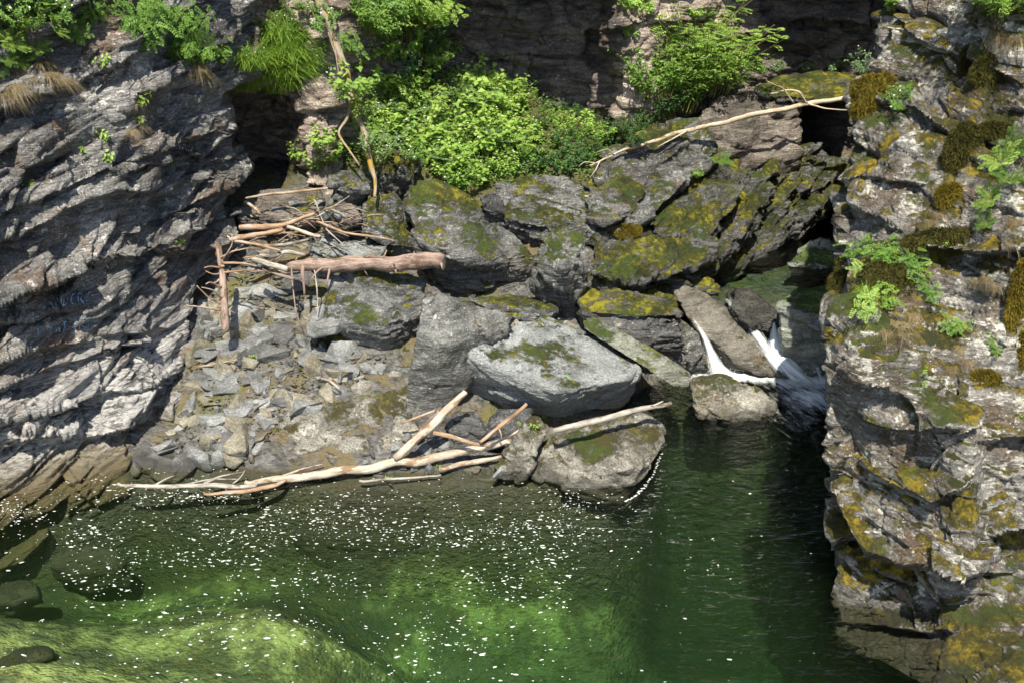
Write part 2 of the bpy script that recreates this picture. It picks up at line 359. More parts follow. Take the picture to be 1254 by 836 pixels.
def make_ground():
    xs = np.linspace(-13, 13, 430); ys = np.concatenate([np.linspace(2, 10, 90), np.linspace(10.04, 21, 300), np.linspace(21.2, 40, 50)])
    X, Y = np.meshgrid(xs, ys); p = np.stack([X, Y, 0 * X], -1).reshape(-1, 3)
    z = ground_z(p[:, 0], p[:, 1])
    above = np.clip((z + .3) / .6, 0, 1)
    z = z + (.06 + .04 * above) * fbm(p * .9, 3) + above * .04 * fbm(p * 4, 3) + .02 * fbm(p * 9, 2)
    # angular rubble
    pc = np.floor(p * 4 + fbm(p * 2, 2)[:, None] * 1.2); z = z + above * .03 * hash1(pc[:, 0], pc[:, 1])
    p[:, 2] = z
    nx, ny = len(xs), len(ys)
    i = (np.arange(ny - 1)[:, None] * nx + np.arange(nx - 1)).ravel()
    f = np.stack([i, i + 1, i + nx + 1, i + nx], -1)
    me = mesh_np('ground', p, f)
    T = NT('river_bed_and_bank'); co = T.n('ShaderNodeTexCoord').outputs['Object']
    sz = T.n('ShaderNodeSeparateXYZ'); T.put(sz.inputs[0], co)
    sand = T.mix(T.ss(T.noise(co, 1.6, 6, .65), .42, .62), (.09, .1, .05), (.36, .38, .15))
    sand = T.mix(T.ss(T.noise(co, .45, 4, .5), .46, .58), sand, (.06, .065, .04))
    sand = T.mix(T.ss(sz.outputs[2], -1.7, -2.6), sand, T.mix(T.noise(co, 1.2, 5, .6), (.07, .075, .045), (.3, .28, .17)))
    sand = T.mix(T.math('MULTIPLY', T.ss(T.noise(co, 3., 5, .7), .5, .6), .7), sand, (.1, .09, .035))
    def peb(sc):
        v = T.n('ShaderNodeTexVoronoi'); T.put(v.inputs['Vector'], T.mapping(co, (0, 0, .4), (1, 1.3, 1.6))); v.inputs['Scale'].default_value = sc
        s = T.n('ShaderNodeSeparateXYZ'); T.put(s.inputs[0], v.outputs['Color']); return s.outputs[0], v.outputs['Distance']
    p1, d1 = peb(7.); p2, d2 = peb(19.)
    pv = T.math('ADD', T.math('MULTIPLY', p1, .55), T.math('MULTIPLY', p2, .45))
    scr = T.mix(pv, (.016, .016, .014), (.16, .155, .145))
    scr = T.mix(T.ss(T.noise(co, 1.5, 5, .6), .5, .62), scr, (.12, .095, .05))
    scr = T.mix(T.math('MULTIPLY', T.ss(T.noise(co, 1.1, 4, .6), .52, .6), .6), scr, (.1, .1, .025))
    soil = T.mix(T.noise(co, 6., 5, .6), (.03, .028, .012), (.09, .09, .025))
    c = T.mix(T.math('MAXIMUM', T.ss(sz.outputs[2], -.3, -.05), T.math('MULTIPLY', T.ss(sz.outputs[2], -1.5, -.9), T.ss(sz.outputs[1], 12., 12.5))), sand, scr)
    c = T.mix(T.ss(T.math('ADD', sz.outputs[2], T.noise(co, 1.5, 3)), 2.7, 3.2), c, soil)
    c = T.mix(T.math('MULTIPLY', T.math('MULTIPLY', T.ss(sz.outputs[2], .06, -.04), T.ss(sz.outputs[1], 12., 12.5)), .85), c, (.035, .037, .02))
    hb = T.math('ADD', T.noise(co, 9., 6, .65), T.math('ADD', T.math('MULTIPLY', T.math('MULTIPLY', d1, p1), -1.6), T.math('MULTIPLY', d2, -.6)))
    o = obj('ground', me, T.finish(T.bsdf(c, .8, T.bump(hb, .06, .8), .3)))
    tag(o, 'sandy river bed rising into a stony bank and plant slope', None, None, 'structure')
make_ground()

# ------------------------------------------------------------------ rock walls
def sheet(name, sil, pxr, ydep, pyr, nu, nv, nb, thick, amp, mat, ledges=(), ret=None, lump=.18, label='', upow=1., left=False, led=.8, fac=((.9, .07), (.32, .045), (.11, .02)), warp=1., sub=.5, flt=.45):
    """a wall: columns from its silhouette edge to pxr, rows pyr; ydep(px,py) distance; ledges cut overhangs; the edge turns the corner and runs back"""
    v = np.linspace(pyr[0], pyr[1], nv); u = np.linspace(0, 1, nu) ** upow
    U, V = np.meshgrid(u, v)
    e = np.interp(V, sil[0], sil[1])
    px = e + (pxr - e) * U
    Y = ydep(px, V)
    for (lx, ly, a, rec) in ledges:
        line = np.interp(px, lx, ly); wob = 5 * fbm(np.stack([px * .03, V * 0, px * 0 + ly[0]], -1), 3); d = V - line - wob
        inx = np.clip((px - lx[0]) / 18, 0, 1) * np.clip((lx[-1] - px) / 18, 0, 1)
        a = a * led; out = np.where(d < 0, np.exp(d / (rec * .9)), -np.exp(-d / rec) * np.clip(d / 4, 0, 1)) * a
        Y = Y - out * inx
    p = Pn(px, V, Y)
    if ret:                                    # the corner: extra columns running back from the edge
        cols = []
        for k, (dpx, dy) in enumerate(ret[::-1]):
            cols.append(Pn(e[:, 0] + dpx, v, Y[:, 0] + dy)[:, None])
        p = np.concatenate(cols + [p], 1)
    nuu = p.shape[1]; flat = p.reshape(-1, 3)
    i = (np.arange(nv - 1)[:, None] * nuu + np.arange(nuu - 1)).ravel()
    f = np.stack([i, i + nuu, i + nuu + 1, i + 1], -1)
    if left: f = f[:, ::-1]
    me = mesh_np(name, flat, f)
    n = get_n(me)
    # smooth normals first so that beds stand out evenly
    N = n.reshape(nv, nuu, 3)
    for _ in range(10):
        N[1:-1] = (N[:-2] + N[1:-1] * 2 + N[2:]) / 4; N[:, 1:-1] = (N[:, :-2] + N[:, 1:-1] * 2 + N[:, 2:]) / 4
    n = N.reshape(-1, 3); n /= np.linalg.norm(n, axis=1, keepdims=True).clip(1e-6)
    d = rock_disp(flat, n, nb, thick, amp, lump, .01, 0., fac, warp, sub, flt)
    set_v(me, flat + n * d[:, None])
    o = obj(name, me, mat); tag(o, label, None, None, 'structure')
    return o
def table(pxs, pys, tab):
    tab = np.asarray(tab, float)
    def f(px, py):
        sh = px.shape; px = px.ravel(); py = py.ravel()
        j = np.clip(np.searchsorted(pys, py) - 1, 0, len(pys) - 2); ty = np.clip((py - np.take(pys, j)) / (np.take(pys, j + 1) - np.take(pys, j)), 0, 1)
        i = np.clip(np.searchsorted(pxs, px) - 1, 0, len(pxs) - 2); tx = np.clip((px - np.take(pxs, i)) / (np.take(pxs, i + 1) - np.take(pxs, i)), -1, 1)
        a = tab[j, i] * (1 - tx) + tab[j, i + 1] * tx; b = tab[j + 1, i] * (1 - tx) + tab[j + 1, i + 1] * tx
        return (a * (1 - ty) + b * ty).reshape(sh)
    return f

# left wall, running from near left to the back
lsil = ([-400, -60, 0, 40, 80, 112, 150, 180, 197, 215, 240, 275, 300, 318, 345, 400, 520, 640], [345, 330, 308, 318, 316, 276, 280, 292, 304, 300, 284, 292, 296, 282, 245, 232, 240, 262])
lY = table([-420, -200, 0, 150, 230, 300, 360], [-400, 50, 300, 420, 600, 800],
           [[11.5, 13, 14.9, 16.2, 17.2, 18.3, 19], [11.2, 12.5, 14.3, 15.5, 16.6, 17.8, 18.5], [10.6, 11.5, 13.3, 14.5, 15.8, 16.9, 17.6],
            [10.2, 11.2, 12.9, 14.0, 15, 16, 16.6], [10, 10.8, 12.3, 12.95, 13.9, 15, 15.6], [9.5, 10.2, 11.6, 12.3, 13, 14, 14.6]])
LL = [([-300, 0, 60, 110, 150, 290], [430, 366, 346, 322, 312, 302], .34, 34), ([-300, 0, 70, 140, 200, 300], [330, 300, 262, 232, 236, 204], .2, 26),
      ([-60, 0, 80, 160, 215, 300], [290, 262, 232, 196, 178, 150], .16, 20), ([160, 200, 240, 310], [285, 268, 250, 212], .3, 18), ([190, 240, 310], [300, 282, 258], .22, 12),
      ([-300, 0, 45, 72], [190, 132, 118, 112], .34, 22), ([140, 180, 240, 310], [218, 200, 188, 196], .2, 14), ([-200, 0, 100, 210], [520, 470, 440, 402], .14, 16),
      ([-200, 0, 90, 230], [480, 438, 420, 398], .1, 12), ([-100, 0, 100, 240], [560, 520, 492, 452], .13, 14), ([-100, 0, 80, 95], [600, 545, 532, 530], .2, 20), ([90, 140, 230], [545, 524, 508], .16, 26),
      ([60, 120, 200], [120, 88, 50], .16, 16), ([150, 220, 300], [122, 92, 80], .18, 16), ([-40, 60, 110], [402, 388, 374], .12, 8)]
left_wall = sheet('cliff_left', lsil, -420, lY, (-330, 720), 560, 640, NBL, .7, .13, M['left'], LL,
      [(-2, .15), (-4, .4), (-6, .8), (-9, 1.4), (-14, 2.4), (-22, 4.5)], label='layered dark grey rock wall with dipping beds on the left of the pool', left=True, led=.8, lump=.1, fac=((1.3, .17), (.5, .04), (.17, .006)), warp=.3, sub=.4, flt=.32)

# right wall, near the camera
rsil = ([-400, -20, 0, 60, 80, 100, 125, 160, 200, 235, 262, 300, 330, 400, 500, 560, 606, 640, 672, 700, 728, 752, 775, 800, 836, 1000],
        [1120, 1095, 1092, 1086, 1062, 1046, 1046, 1056, 1040, 1022, 1026, 1022, 1018, 1022, 1020, 1013, 1022, 1018, 1034, 1024, 1018, 1032, 1030, 1060, 1130, 1260])
rY = table([1000, 1060, 1110, 1165, 1192, 1206, 1254, 1500], [-400, 0, 100, 200, 300, 380, 420, 520, 680, 740, 836, 1000],
   [[15, 14.6, 14.2, 13.8, 13.5, 13.4, 13, 13.60], [14.8, 14.3, 13.8, 13.4, 13.1, 13, 12.6, 13.20], [14.4, 13.8, 13.3, 12.8, 12.5, 12.4, 12, 12.60], [13.8, 13, 12.4, 12.1, 11.9, 11.8, 11.5, 12.10],
    [12.6, 11.9, 11.6, 11.5, 11.4, 11.3, 11, 11.60], [11.5, 10.9, 11, 11.1, 11, 10.9, 10.7, 11.30], [11.1, 10.5, 10.5, 10.6, 10.5, 10.6, 10.5, 11.10], [11, 10.4, 10.1, 9.8, 9.75, 10.1, 10.2, 10.80],
    [10.7, 10.2, 9.8, 9.4, 9.35, 9.9, 10, 10.60], [10.3, 10, 9.8, 9.6, 9.6, 9.7, 9.7, 10.30], [9.6, 9.25, 8.95, 8.72, 8.62, 8.52, 8.42, 9.0], [8.8, 8.6, 8.4, 8.2, 8.1, 8, 7.9, 8.4]])
RL = [([1000, 1030, 1060, 1110, 1180, 1215], [590, 622, 678, 688, 706, 672], .4, 26), ([1040, 1100, 1180], [512, 532, 522], .14, 14), ([1040, 1090, 1140, 1200], [560, 590, 612, 586], .14, 14),
      ([1000, 1040, 1100], [468, 462, 476], .1, 12), ([1120, 1200, 1300], [300, 306, 300], .22, 16), ([1060, 1120, 1180, 1400], [120, 132, 176, 190], .14, 14), ([1000, 1060, 1140], [226, 216, 226], .12, 14),
      ([1090, 1160, 1260], [30, 62, 108], .14, 14), ([1190, 1300], [655, 640], .3, 24), ([1000, 1060, 1180], [762, 764, 770], .12, 12), ([1190, 1400], [540, 520], .16, 16), ([1010, 1060, 1100], [262, 264, 280], .1, 10)]
right_wall = sheet('cliff_right', rsil, 1520, rY, (-90, 980), 420, 640, (.22, .12, .97), .85, .1, M['right'], RL,
      [(1, .12), (3, .35), (6, .8), (10, 1.5), (16, 2.6), (24, 4), (40, 7), (60, 10)], label='lichen and moss covered rock wall rising on the right of the pool', lump=.1, fac=((1.3, .13), (.5, .05), (.17, .014)), warp=.5, sub=.22, flt=.7)

# back wall: recess, buttress, dark face under an unseen lip added for shade
bsil = ([-400, 300], [225, 225])
BX = [225, 268, 300, 345, 362, 372, 405, 425, 470, 520, 552, 640, 722, 736, 746, 762, 800, 832, 850, 880, 940, 1010, 1075, 1200]
BYR = [-400, -45, -15, 60, 100, 112, 150, 230, 300]
bY = table(BX, BYR, [
 [18.2, 18.3, 18.5, 18.8, 18.8, 18.8, 18.9, 19.0, 19.3, 19.4, 19.4, 19.4, 19.4, 19.8, 20.0, 19.8, 20, 20.4, 20.8, 21.0, 20.6, 20.2, 20.2, 21],
 [18.2, 18.3, 18.5, 18.7, 18.7, 18.8, 18.9, 19.0, 19.3, 19.4, 19.3, 19.2, 19.2, 19.6, 19.9, 19.7, 19.9, 20.2, 20.6, 20.9, 20.8, 20.5, 20.5, 21],
 [18.2, 18.3, 18.5, 18.6, 18.7, 18.8, 18.9, 19.0, 19.5, 20.2, 20.9, 21, 21, 20.8, 19.8, 19.6, 19.9, 20.2, 20.6, 21.2, 21.8, 22, 21.6, 21],
 [18.2, 18.3, 18.4, 18.4, 18.5, 18.6, 18.8, 19.0, 19.6, 20.3, 20.9, 21, 21, 20.7, 19.7, 19.5, 19.8, 20.1, 20.5, 21.0, 21.8, 22, 21.6, 21],
 [18.4, 18.5, 18.5, 18.5, 18.5, 18.6, 18.8, 19.0, 19.7, 20.4, 20.8, 20.9, 20.9, 20.7, 19.8, 19.6, 19.8, 20.1, 20.5, 21.0, 21.8, 22, 21.6, 21],
 [19.6, 20.4, 20.4, 20.0, 19.5, 18.45, 18.4, 19.0, 19.7, 20.4, 20.8, 20.9, 20.9, 20.7, 19.8, 19.6, 19.8, 20.1, 20.5, 21.0, 21.8, 22, 21.6, 21],
 [19.6, 20.4, 20.5, 20.1, 19.6, 18.3, 18.25, 19.1, 19.8, 20.4, 20.8, 20.9, 20.9, 20.7, 19.8, 19.6, 19.8, 20.1, 20.5, 21.0, 21.8, 22, 21.6, 21],
 [19.4, 20.0, 20.2, 19.8, 19.3, 18.15, 18.1, 19.1, 19.9, 20.4, 20.8, 20.9, 20.9, 20.7, 19.8, 19.6, 19.8, 20.1, 20.5, 21.0, 21.8, 22, 21.6, 21],
 [19.4, 20.0, 20.2, 19.8, 19.3, 18.15, 18.1, 19.1, 19.9, 20.4, 20.8, 20.9, 20.9, 20.7, 19.8, 19.6, 19.8, 20.1, 20.5, 21.0, 21.8, 22, 21.6, 21]])
BL = [([700, 745, 850, 900], [40, 34, 30, 30], .2, 14), ([860, 920, 1000], [60, 40, 60], .25, 18), ([560, 640, 730], [70, 60, 66], .15, 14), ([940, 1000, 1090], [30, 20, 34], .3, 16)]
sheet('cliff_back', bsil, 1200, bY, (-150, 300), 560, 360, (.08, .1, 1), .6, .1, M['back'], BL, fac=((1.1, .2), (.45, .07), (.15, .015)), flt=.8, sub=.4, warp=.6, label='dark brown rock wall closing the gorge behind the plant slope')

# ------------------------------------------------------------------ boulders
def boulder(name, label, Y0, pts, mat, thick=.5, nb=None, th=.12, amp=.035, lump=.035, voxel=.024, sink=.35, cat='boulder', group=None, absY=False, smooth=1, fine=.012, fac=None, under=.34):
    base = 0. if absY else Y0
    bmx = max(b for _, b, _ in pts); bmn = min(b for _, b, _ in pts); bmid = .5 * (bmx + bmn)
    pts = [(a, b, d + (0 if absY else under * min(1.3, (bmx - bmn) / 90) * max(0., (b - bmid) / (bmx - bmid)))) for a, b, d in pts]
    ptw = [P(a, b, base + d) for a, b, d in pts]
    cx = sum(p[0] for p in pts) / len(pts); cy = sum(p[1] for p in pts) / len(pts); ymax = max(base + d for _, _, d in pts)
    allp = list(ptw)
    for a, b, d in pts: allp.append(P(a + (cx - a) * .12, b + (cy - b) * .12, base + d + thick))
    pmax = max(p[1] for p in pts); prange = pmax - min(p[1] for p in pts)
    for (a, b, d), w in zip(pts, ptw):
        if b > pmax - .3 * prange: allp.append((w[0], w[1] + .25, w[2] - sink))
    me = hull_mesh([allp], voxel, smooth)
    v = get_v(me); n = get_n(me)
    seed = len(label) * 3.17 + pts[0][0] * .13
    v = v + n * rock_disp(v, n, nb or (.25, .05, 1), th, amp, lump, fine, seed, fac or ((.8, .085), (.32, .024), (.1, .004)))[:, None]
    org = np.array([v[:, 0].mean(), v[:, 1].mean(), v[:, 2].min()])
    set_v(me, v - org); o = obj(name, me, mat, None, org)
    return tag(o, label, cat, group)

B = boulder
B('boulder', 'broad pale grey flat-topped boulder in the middle of the bank', 13.6,
  [(577, 424, .55), (600, 405, 1.), (634, 394, 1.4), (664, 391, 1.6), (698, 408, 1.5), (735, 418, 1.45), (782, 452, .9), (768, 466, .55), (721, 466, .3), (681, 481, -.05), (569, 437, .5), (571, 457, .62), (568, 492, 1.1), (620, 512, 1.05), (654, 514, .95), (682, 520, .9), (720, 522, 1.1), (756, 508, 1.3), (781, 463, .98)], M['pale'], .9, (.3, -.3, 1), .2, .04, .04, fac=((1.1, .045), (.4, .01)), fine=.006, under=.0)
B('boulder', 'tall grey slab standing upright left of the flat-topped boulder', 13.7,
  [(520, 367, .5), (537, 361, .7), (575, 370, .8), (629, 387, .9), (621, 404, .75), (567, 431, .3), (569, 478, .15), (554, 490, .05), (520, 508, 0), (497, 508, .05), (500, 464, .12), (512, 404, .3), (545, 420, .12)], M['slab'], .6, (1, .5, .3), .3, .03, .06, fac=((.8, .03), (.2, .005)), fine=.008)
B('boulder', 'grey block with mossy lower edge right below the big log', 14.7,
  [(403, 337, 1.), (470, 329, 1.1), (516, 345, .9), (521, 378, .6), (497, 420, .25), (468, 434, .1), (420, 408, .05), (396, 393, .1), (398, 360, .5), (470, 398, -.05)], M['grey'], .8, (.1, -.3, 1), .2, .04)
B('boulder', 'large moss-speckled boulder sloping to the right behind the log end', 15.7,
  [(500, 228, 1.3), (530, 222, 1.5), (560, 230, 1.5), (600, 262, 1.2), (657, 312, .7), (652, 330, .5), (590, 318, -.15), (600, 345, .2), (555, 362, .1), (528, 342, .1), (508, 290, .35), (540, 305, -.15)], M['mossy'], 1., (.3, -.2, 1), .2, .04, .08)
B('boulder', 'dark boulder of thin tilted layers below the plant slope', 16.6,
  [(605, 240, .6), (612, 225, .9), (655, 218, 1.1), (700, 220, 1.1), (722, 233, 1.), (751, 258, .7), (744, 287, .2), (700, 294, 0), (660, 277, -.1), (625, 282, .1), (608, 265, .2)], M['mossy'], 1., (.32, .1, 1), .09, .06)
B('boulder', 'egg-shaped upright boulder wedged in the middle of the rock pile', 15.4,
  [(668, 295, .3), (684, 286, .5), (706, 288, .5), (722, 300, .35), (727, 325, .2), (717, 352, .05), (702, 383, -.05), (682, 381, -.05), (651, 352, .1), (655, 318, .15), (690, 325, -.15)], M['mossy'], .5, (1, .3, .4), .2, .025, .06)
B('boulder', 'low grey slab lying between the standing slab and the egg-shaped boulder', 15.15,
  [(566, 364, .5), (588, 357, .7), (640, 362, .7), (676, 370, .5), (680, 380, .25), (664, 391, .1), (630, 390, 0), (600, 380, .05)], M['grey'], .5)
B('boulder', 'flat mossy ledge stone, upper one of the two right of the egg-shaped boulder', 15.3,
  [(704, 357, .6), (740, 354, .9), (800, 357, .9), (829, 366, .6), (831, 384, .2), (780, 388, 0), (716, 382, .05)], M['vmossy'], .7, (.05, .1, 1), .09, .05)
B('boulder', 'flat dark ledge stone, lower one of the two right of the egg-shaped boulder', 15.2,
  [(714, 384, .3), (790, 387, .35), (833, 390, .35), (838, 418, .1), (780, 424, 0), (722, 404, .05)], M['dark'], .7, (.05, .1, 1), .09, .05)
B('boulder', 'long narrow plank-like rock leaning down to the right beside the flat-topped boulder', 14.35,
  [(713, 391, .8), (727, 387, .92), (790, 421, .55), (846, 460, .15), (843, 474, 0), (826, 475, -.05), (770, 438, .22), (716, 402, .66)], M['plank'], .26, (.5, .3, 1), .06, .025, .02, .02, 0, under=.05, fac=((.8, .02), (.25, .006)))
B('boulder', 'small pointed mossy rock left of the cascade', 15.55,
  [(821, 391, .4), (832, 392, .45), (846, 408, .35), (863, 444, .1), (867, 455, 0), (838, 451, -.02), (826, 425, .1)], M['mossy'], .4, (1, .3, .4), .2, .02, .03, .022)
B('boulder', 'smooth brown-grey slab tilting down between the two streams of the cascade', 15.6,
  [(826, 357, .9), (840, 351, 1.1), (871, 364, 1.05), (905, 385, .95), (945, 425, .55), (970, 455, .12), (968, 461, .05), (932, 455, .05), (896, 443, .15), (862, 410, .42), (840, 385, .62)], M['slick'], .3, (.5, -.4, 1), .3, .015, .03, .022, .3, smooth=3, under=0, fac=((.8, .03), (.25, .008)))
B('boulder', 'low brown-grey boulder in the water in front of the cascade', 14.4,
  [(848, 465, .5), (875, 459, .75), (900, 465, .75), (932, 480, .55), (950, 491, .35), (948, 510, .1), (925, 520, 0), (890, 515, -.1), (858, 513, 0), (849, 487, .1)], M['shore'], .4, (.2, -.2, 1), .12, .03, under=0)
B('boulder', 'green-topped boulder at the right of the cascade against the wall', 15.6,
  [(952, 376, .0), (957, 366, .5), (974, 357, .85), (1012, 350, 1.1), (1045, 350, 1.1), (1050, 380, .3), (1015, 384, -.05), (985, 384, -.15), (954, 396, -.05), (960, 425, -.1), (1000, 448, -.1), (1045, 440, 0)], M['greentop'], .6, (.1, 0, 1), .3, .02, .05, under=0, fac=((.8, .03), (.25, .008)))
B('boulder', 'small smooth grey slab leaning on the green-topped boulder', 15.35,
  [(990, 398, -.1), (1005, 388, .1), (1036, 382, .2), (1042, 395, 0), (1022, 408, -.1), (1000, 405, -.15)], M['pale'], .2, voxel=.02, sink=.05, under=0)
B('boulder', 'wet black rock splitting the water at the lip of the cascade', 16.,
  [(897, 361, .55), (915, 359, .6), (953, 386, .3), (947, 408, 0), (920, 398, .05), (895, 377, .3)], M['wetrock'], .5, voxel=.024, under=0)
B('boulder', 'flat green rock lying in the still upper pool', 18.15,
  [(968, 320, 0), (976, 308, .35), (1000, 298, .7), (1045, 296, .8), (1055, 325, 0), (1000, 329, -.1)], M['greentop'], .6, voxel=.03, sink=.3, under=0)
B('boulder', 'bright mossy stone at the edge of the upper pool', 16.7,
  [(843, 356, 0), (848, 345, .2), (862, 339, .35), (878, 347, .2), (881, 359, 0), (860, 363, -.05)], M['vmossy'], .3, voxel=.02, sink=.2)
B('boulder', 'small mossy stone beside the lip of the tilted slab', 16.6,
  [(806, 348, 0), (815, 336, .25), (835, 331, .3), (848, 340, .2), (840, 352, 0), (822, 355, -.05)], M['vmossy'], .3, voxel=.02, sink=.2)
B('boulder', 'wide low boulder standing out into the pool, top patched with moss', 12.3,
  [(642, 578, .5), (652, 556, .9), (690, 533, 1.), (735, 517, 1.2), (782, 512, 1.4), (805, 526, 1.2), (810, 545, .9), (801, 572, .45), (785, 597, .1), (764, 613, -.1), (735, 611, -.05), (700, 600, .05), (660, 588, .25), (775, 574, .12)], M['shore'], .8, (.12, -.2, 1), .16, .035, .05)
B('boulder', 'narrow pale slab leaning against the left end of the wide low boulder', 12.45,
  [(609, 576, .15), (622, 553, .4), (645, 514, .75), (655, 512, .8), (667, 526, .7), (653, 560, .25), (633, 594, 0), (618, 588, .05)], M['shore'], .25, (.8, .3, .5), .2, .02, .03, .022)
B('boulder', 'round dark grey stone under the crossed driftwood', 13.15,
  [(540, 522, .2), (558, 505, .4), (590, 507, .4), (599, 528, .2), (586, 547, 0), (555, 545, 0)], M['dark'], .3, lump=.06, th=.4, amp=.01, voxel=.024, smooth=5)
B('boulder', 'brown-grey stone in the shade below the flat-topped boulder', 13.25,
  [(598, 520, .2), (606, 500, .4), (640, 498, .5), (650, 520, .3), (630, 542, 0), (605, 545, 0)], M['dark'], .4, voxel=.024)
B('boulder', 'stump-shaped rock with golden moss at the foot of the plant slope', 17.2,
  [(467, 188, .3), (480, 184, .5), (512, 191, .5), (511, 225, .15), (496, 240, 0), (469, 226, 0), (490, 205, -.1)], M['mossy'], .5, (.9, .2, .4), .12, .03, voxel=.024)
B('boulder', 'angular grey stone beside the foot of the leaning trunk', 16.9,
  [(407, 224, .15), (418, 213, .4), (436, 211, .45), (456, 230, .25), (434, 248, 0), (412, 243, 0), (432, 232, -.05)], M['grey'], .4, voxel=.024)
B('boulder', 'mottled mossy boulder between the leaning trunk and the large sloping boulder', 16.3,
  [(444, 252, .4), (458, 240, .7), (482, 238, .7), (504, 268, .5), (514, 305, .1), (480, 304, 0), (450, 282, .1)], M['mossy'], .6, (.7, .2, .6), .2, .03)
B('boulder', 'bluish grey flat block lying behind the big log', 15.9,
  [(383, 300, .5), (398, 288, .9), (470, 290, .95), (473, 300, .6), (466, 318, .1), (420, 322, 0), (382, 320, .05)], M['pale'], .4)
B('boulder', 'broad tan boulder under the cave at the end of the left wall', 16.9,
  [(288, 255, .2), (302, 240, .5), (350, 234, .7), (388, 234, .7), (396, 252, .4), (380, 268, .05), (340, 275, 0), (300, 272, 0)], M['warm'], .6)
B('boulder', 'small dark stone left of the thin-layered boulder', 16.5, [(588, 240, .2), (600, 234, .35), (618, 246, .3), (620, 265, .05), (604, 268, 0), (590, 256, 0)], M['dark'], .3, voxel=.02)
B('boulder', 'brown round stone between the twig heap and the mottled boulder', 16.5, [(398, 262, .1), (412, 250, .4), (430, 250, .4), (440, 268, .1), (425, 284, 0), (402, 280, 0)], M['warm'], .3, voxel=.022)
B('boulder', 'broad mossy slab of bedrock sloping down to the water left of the standing slab', 12.95,
  [(302, 577, .05), (322, 543, .45), (370, 497, 1.0), (430, 470, 1.45), (490, 445, 1.8), (505, 470, 1.5), (490, 520, .75), (455, 552, .35), (420, 562, .15), (360, 580, 0), (400, 525, .45)], M['shore'], .6, (.2, -.35, 1), .22, .035, .08)
B('boulder', 'rounded grey boulder at the waterline below the mossy bedrock slab', 12.9, [(355, 560, .15), (368, 536, .4), (400, 528, .5), (446, 536, .4), (452, 556, .15), (420, 568, 0), (370, 572, -.02)], M['shore'], .4, th=.4, amp=.015, voxel=.024, smooth=5)
B('boulder', 'flat brown-streaked rock shelf between the grey block and the standing slab', 14.1, [(440, 470, .3), (470, 440, .8), (515, 415, 1.1), (515, 440, .8), (500, 480, .2), (470, 500, 0), (448, 495, 0)], M['grey'], .5, (.2, -.3, 1))
B('boulder', 'small ridged stone left of the crossed driftwood', 13.1, [(455, 560, 0), (462, 540, .3), (490, 515, .5), (505, 520, .4), (498, 545, .1), (470, 566, -.02)], M['shore'], .3, voxel=.024)
B('boulder', 'dark mossy boulder tucked under the grey block', 14.75, [(386, 440, .1), (395, 410, .4), (440, 405, .5), (470, 425, .3), (465, 445, 0), (420, 455, -.05)], M['vmossy'], .5)
# bedrock behind
B('rock_outcrop', 'big mossy bedrock slab rising to the right behind the rock pile', 0,
  [(720, 346, 16.3), (727, 300, 16.7), (748, 268, 17.2), (775, 258, 17.6), (830, 218, 18.8), (895, 190, 19.6), (950, 195, 19.9), (948, 235, 19.2), (882, 285, 18.), (872, 320, 17.5), (862, 337, 17.2), (800, 356, 16.3), (760, 356, 16.2)], M['vmossy'], 1.5, (-.42, -.1, .9), .3, .13, .12, .032, .6, 'rock outcrop', absY=True, fac=((.8, .12), (.3, .04), (.1, .008)))
B('rock_outcrop', 'bedrock edge of fanned thin mossy layers above the still upper pool', 0,
  [(864, 320, 18.3), (876, 250, 18.8), (905, 212, 19.5), (945, 193, 20.2), (1000, 178, 20.9), (1030, 203, 21), (1036, 225, 21), (1018, 257, 20.6), (990, 273, 20), (940, 303, 18.9), (905, 318, 18.4)], M['vmossy'], 1.2, (-.55, .1, .8), .2, .15, .1, .032, .6, 'rock outcrop', absY=True, fac=((.8, .1), (.3, .03)))
B('rock_outcrop', 'mossy slab lying along the lower edge of the big mossy bedrock slab', 0,
  [(722, 322, 16.2), (745, 300, 16.7), (800, 288, 17.), (858, 282, 17.3), (876, 300, 17.1), (872, 318, 16.9), (830, 334, 16.3), (770, 346, 16.), (728, 340, 16.)], M['vmossy'], .8, (-.35, .0, .93), .14, .07, .06, .03, .1, 'rock outcrop', absY=True)
B('rock_outcrop', 'flat mossy slab stacked in the middle of the bedrock above the pool', 0,
  [(792, 268, 17.2), (815, 246, 17.7), (868, 222, 18.3), (912, 228, 18.5), (905, 252, 18.1), (872, 284, 17.4), (812, 290, 17.)], M['vmossy'], .8, (-.4, .0, .93), .12, .06, .06, .03, .1, 'rock outcrop', absY=True)
B('rock_outcrop', 'slanting light grey slab in a gap of the mossy bedrock', 0,
  [(764, 262, 17.2), (785, 238, 17.6), (832, 208, 18.2), (842, 220, 18.1), (806, 258, 17.3), (776, 274, 17.)], M['grey'], .5, (-.6, .1, .8), .12, .04, .04, .026, .1, 'rock outcrop', absY=True)
B('rock_outcrop', 'mossy boulder in the corner between the knob and the thin-layered boulder', 0,
  [(712, 262, 17.), (725, 222, 17.6), (760, 212, 17.8), (790, 232, 17.5), (778, 262, 17.), (740, 276, 16.7)], M['mossy'], .6, (.2, .0, .93), .14, .05, .06, .03, .1, 'rock outcrop', absY=True)
B('rock_outcrop', 'brown bedrock knob under the bush and the fallen branch', 0,
  [(726, 240, 17.3), (742, 185, 18.2), (790, 158, 18.9), (850, 148, 19.2), (880, 190, 19.2), (850, 218, 18.6), (800, 238, 18), (758, 264, 17.3)], M['mossy'], 1.2, (-.4, .1, .9), .25, .07, .12, .035, .6, 'rock outcrop', absY=True)
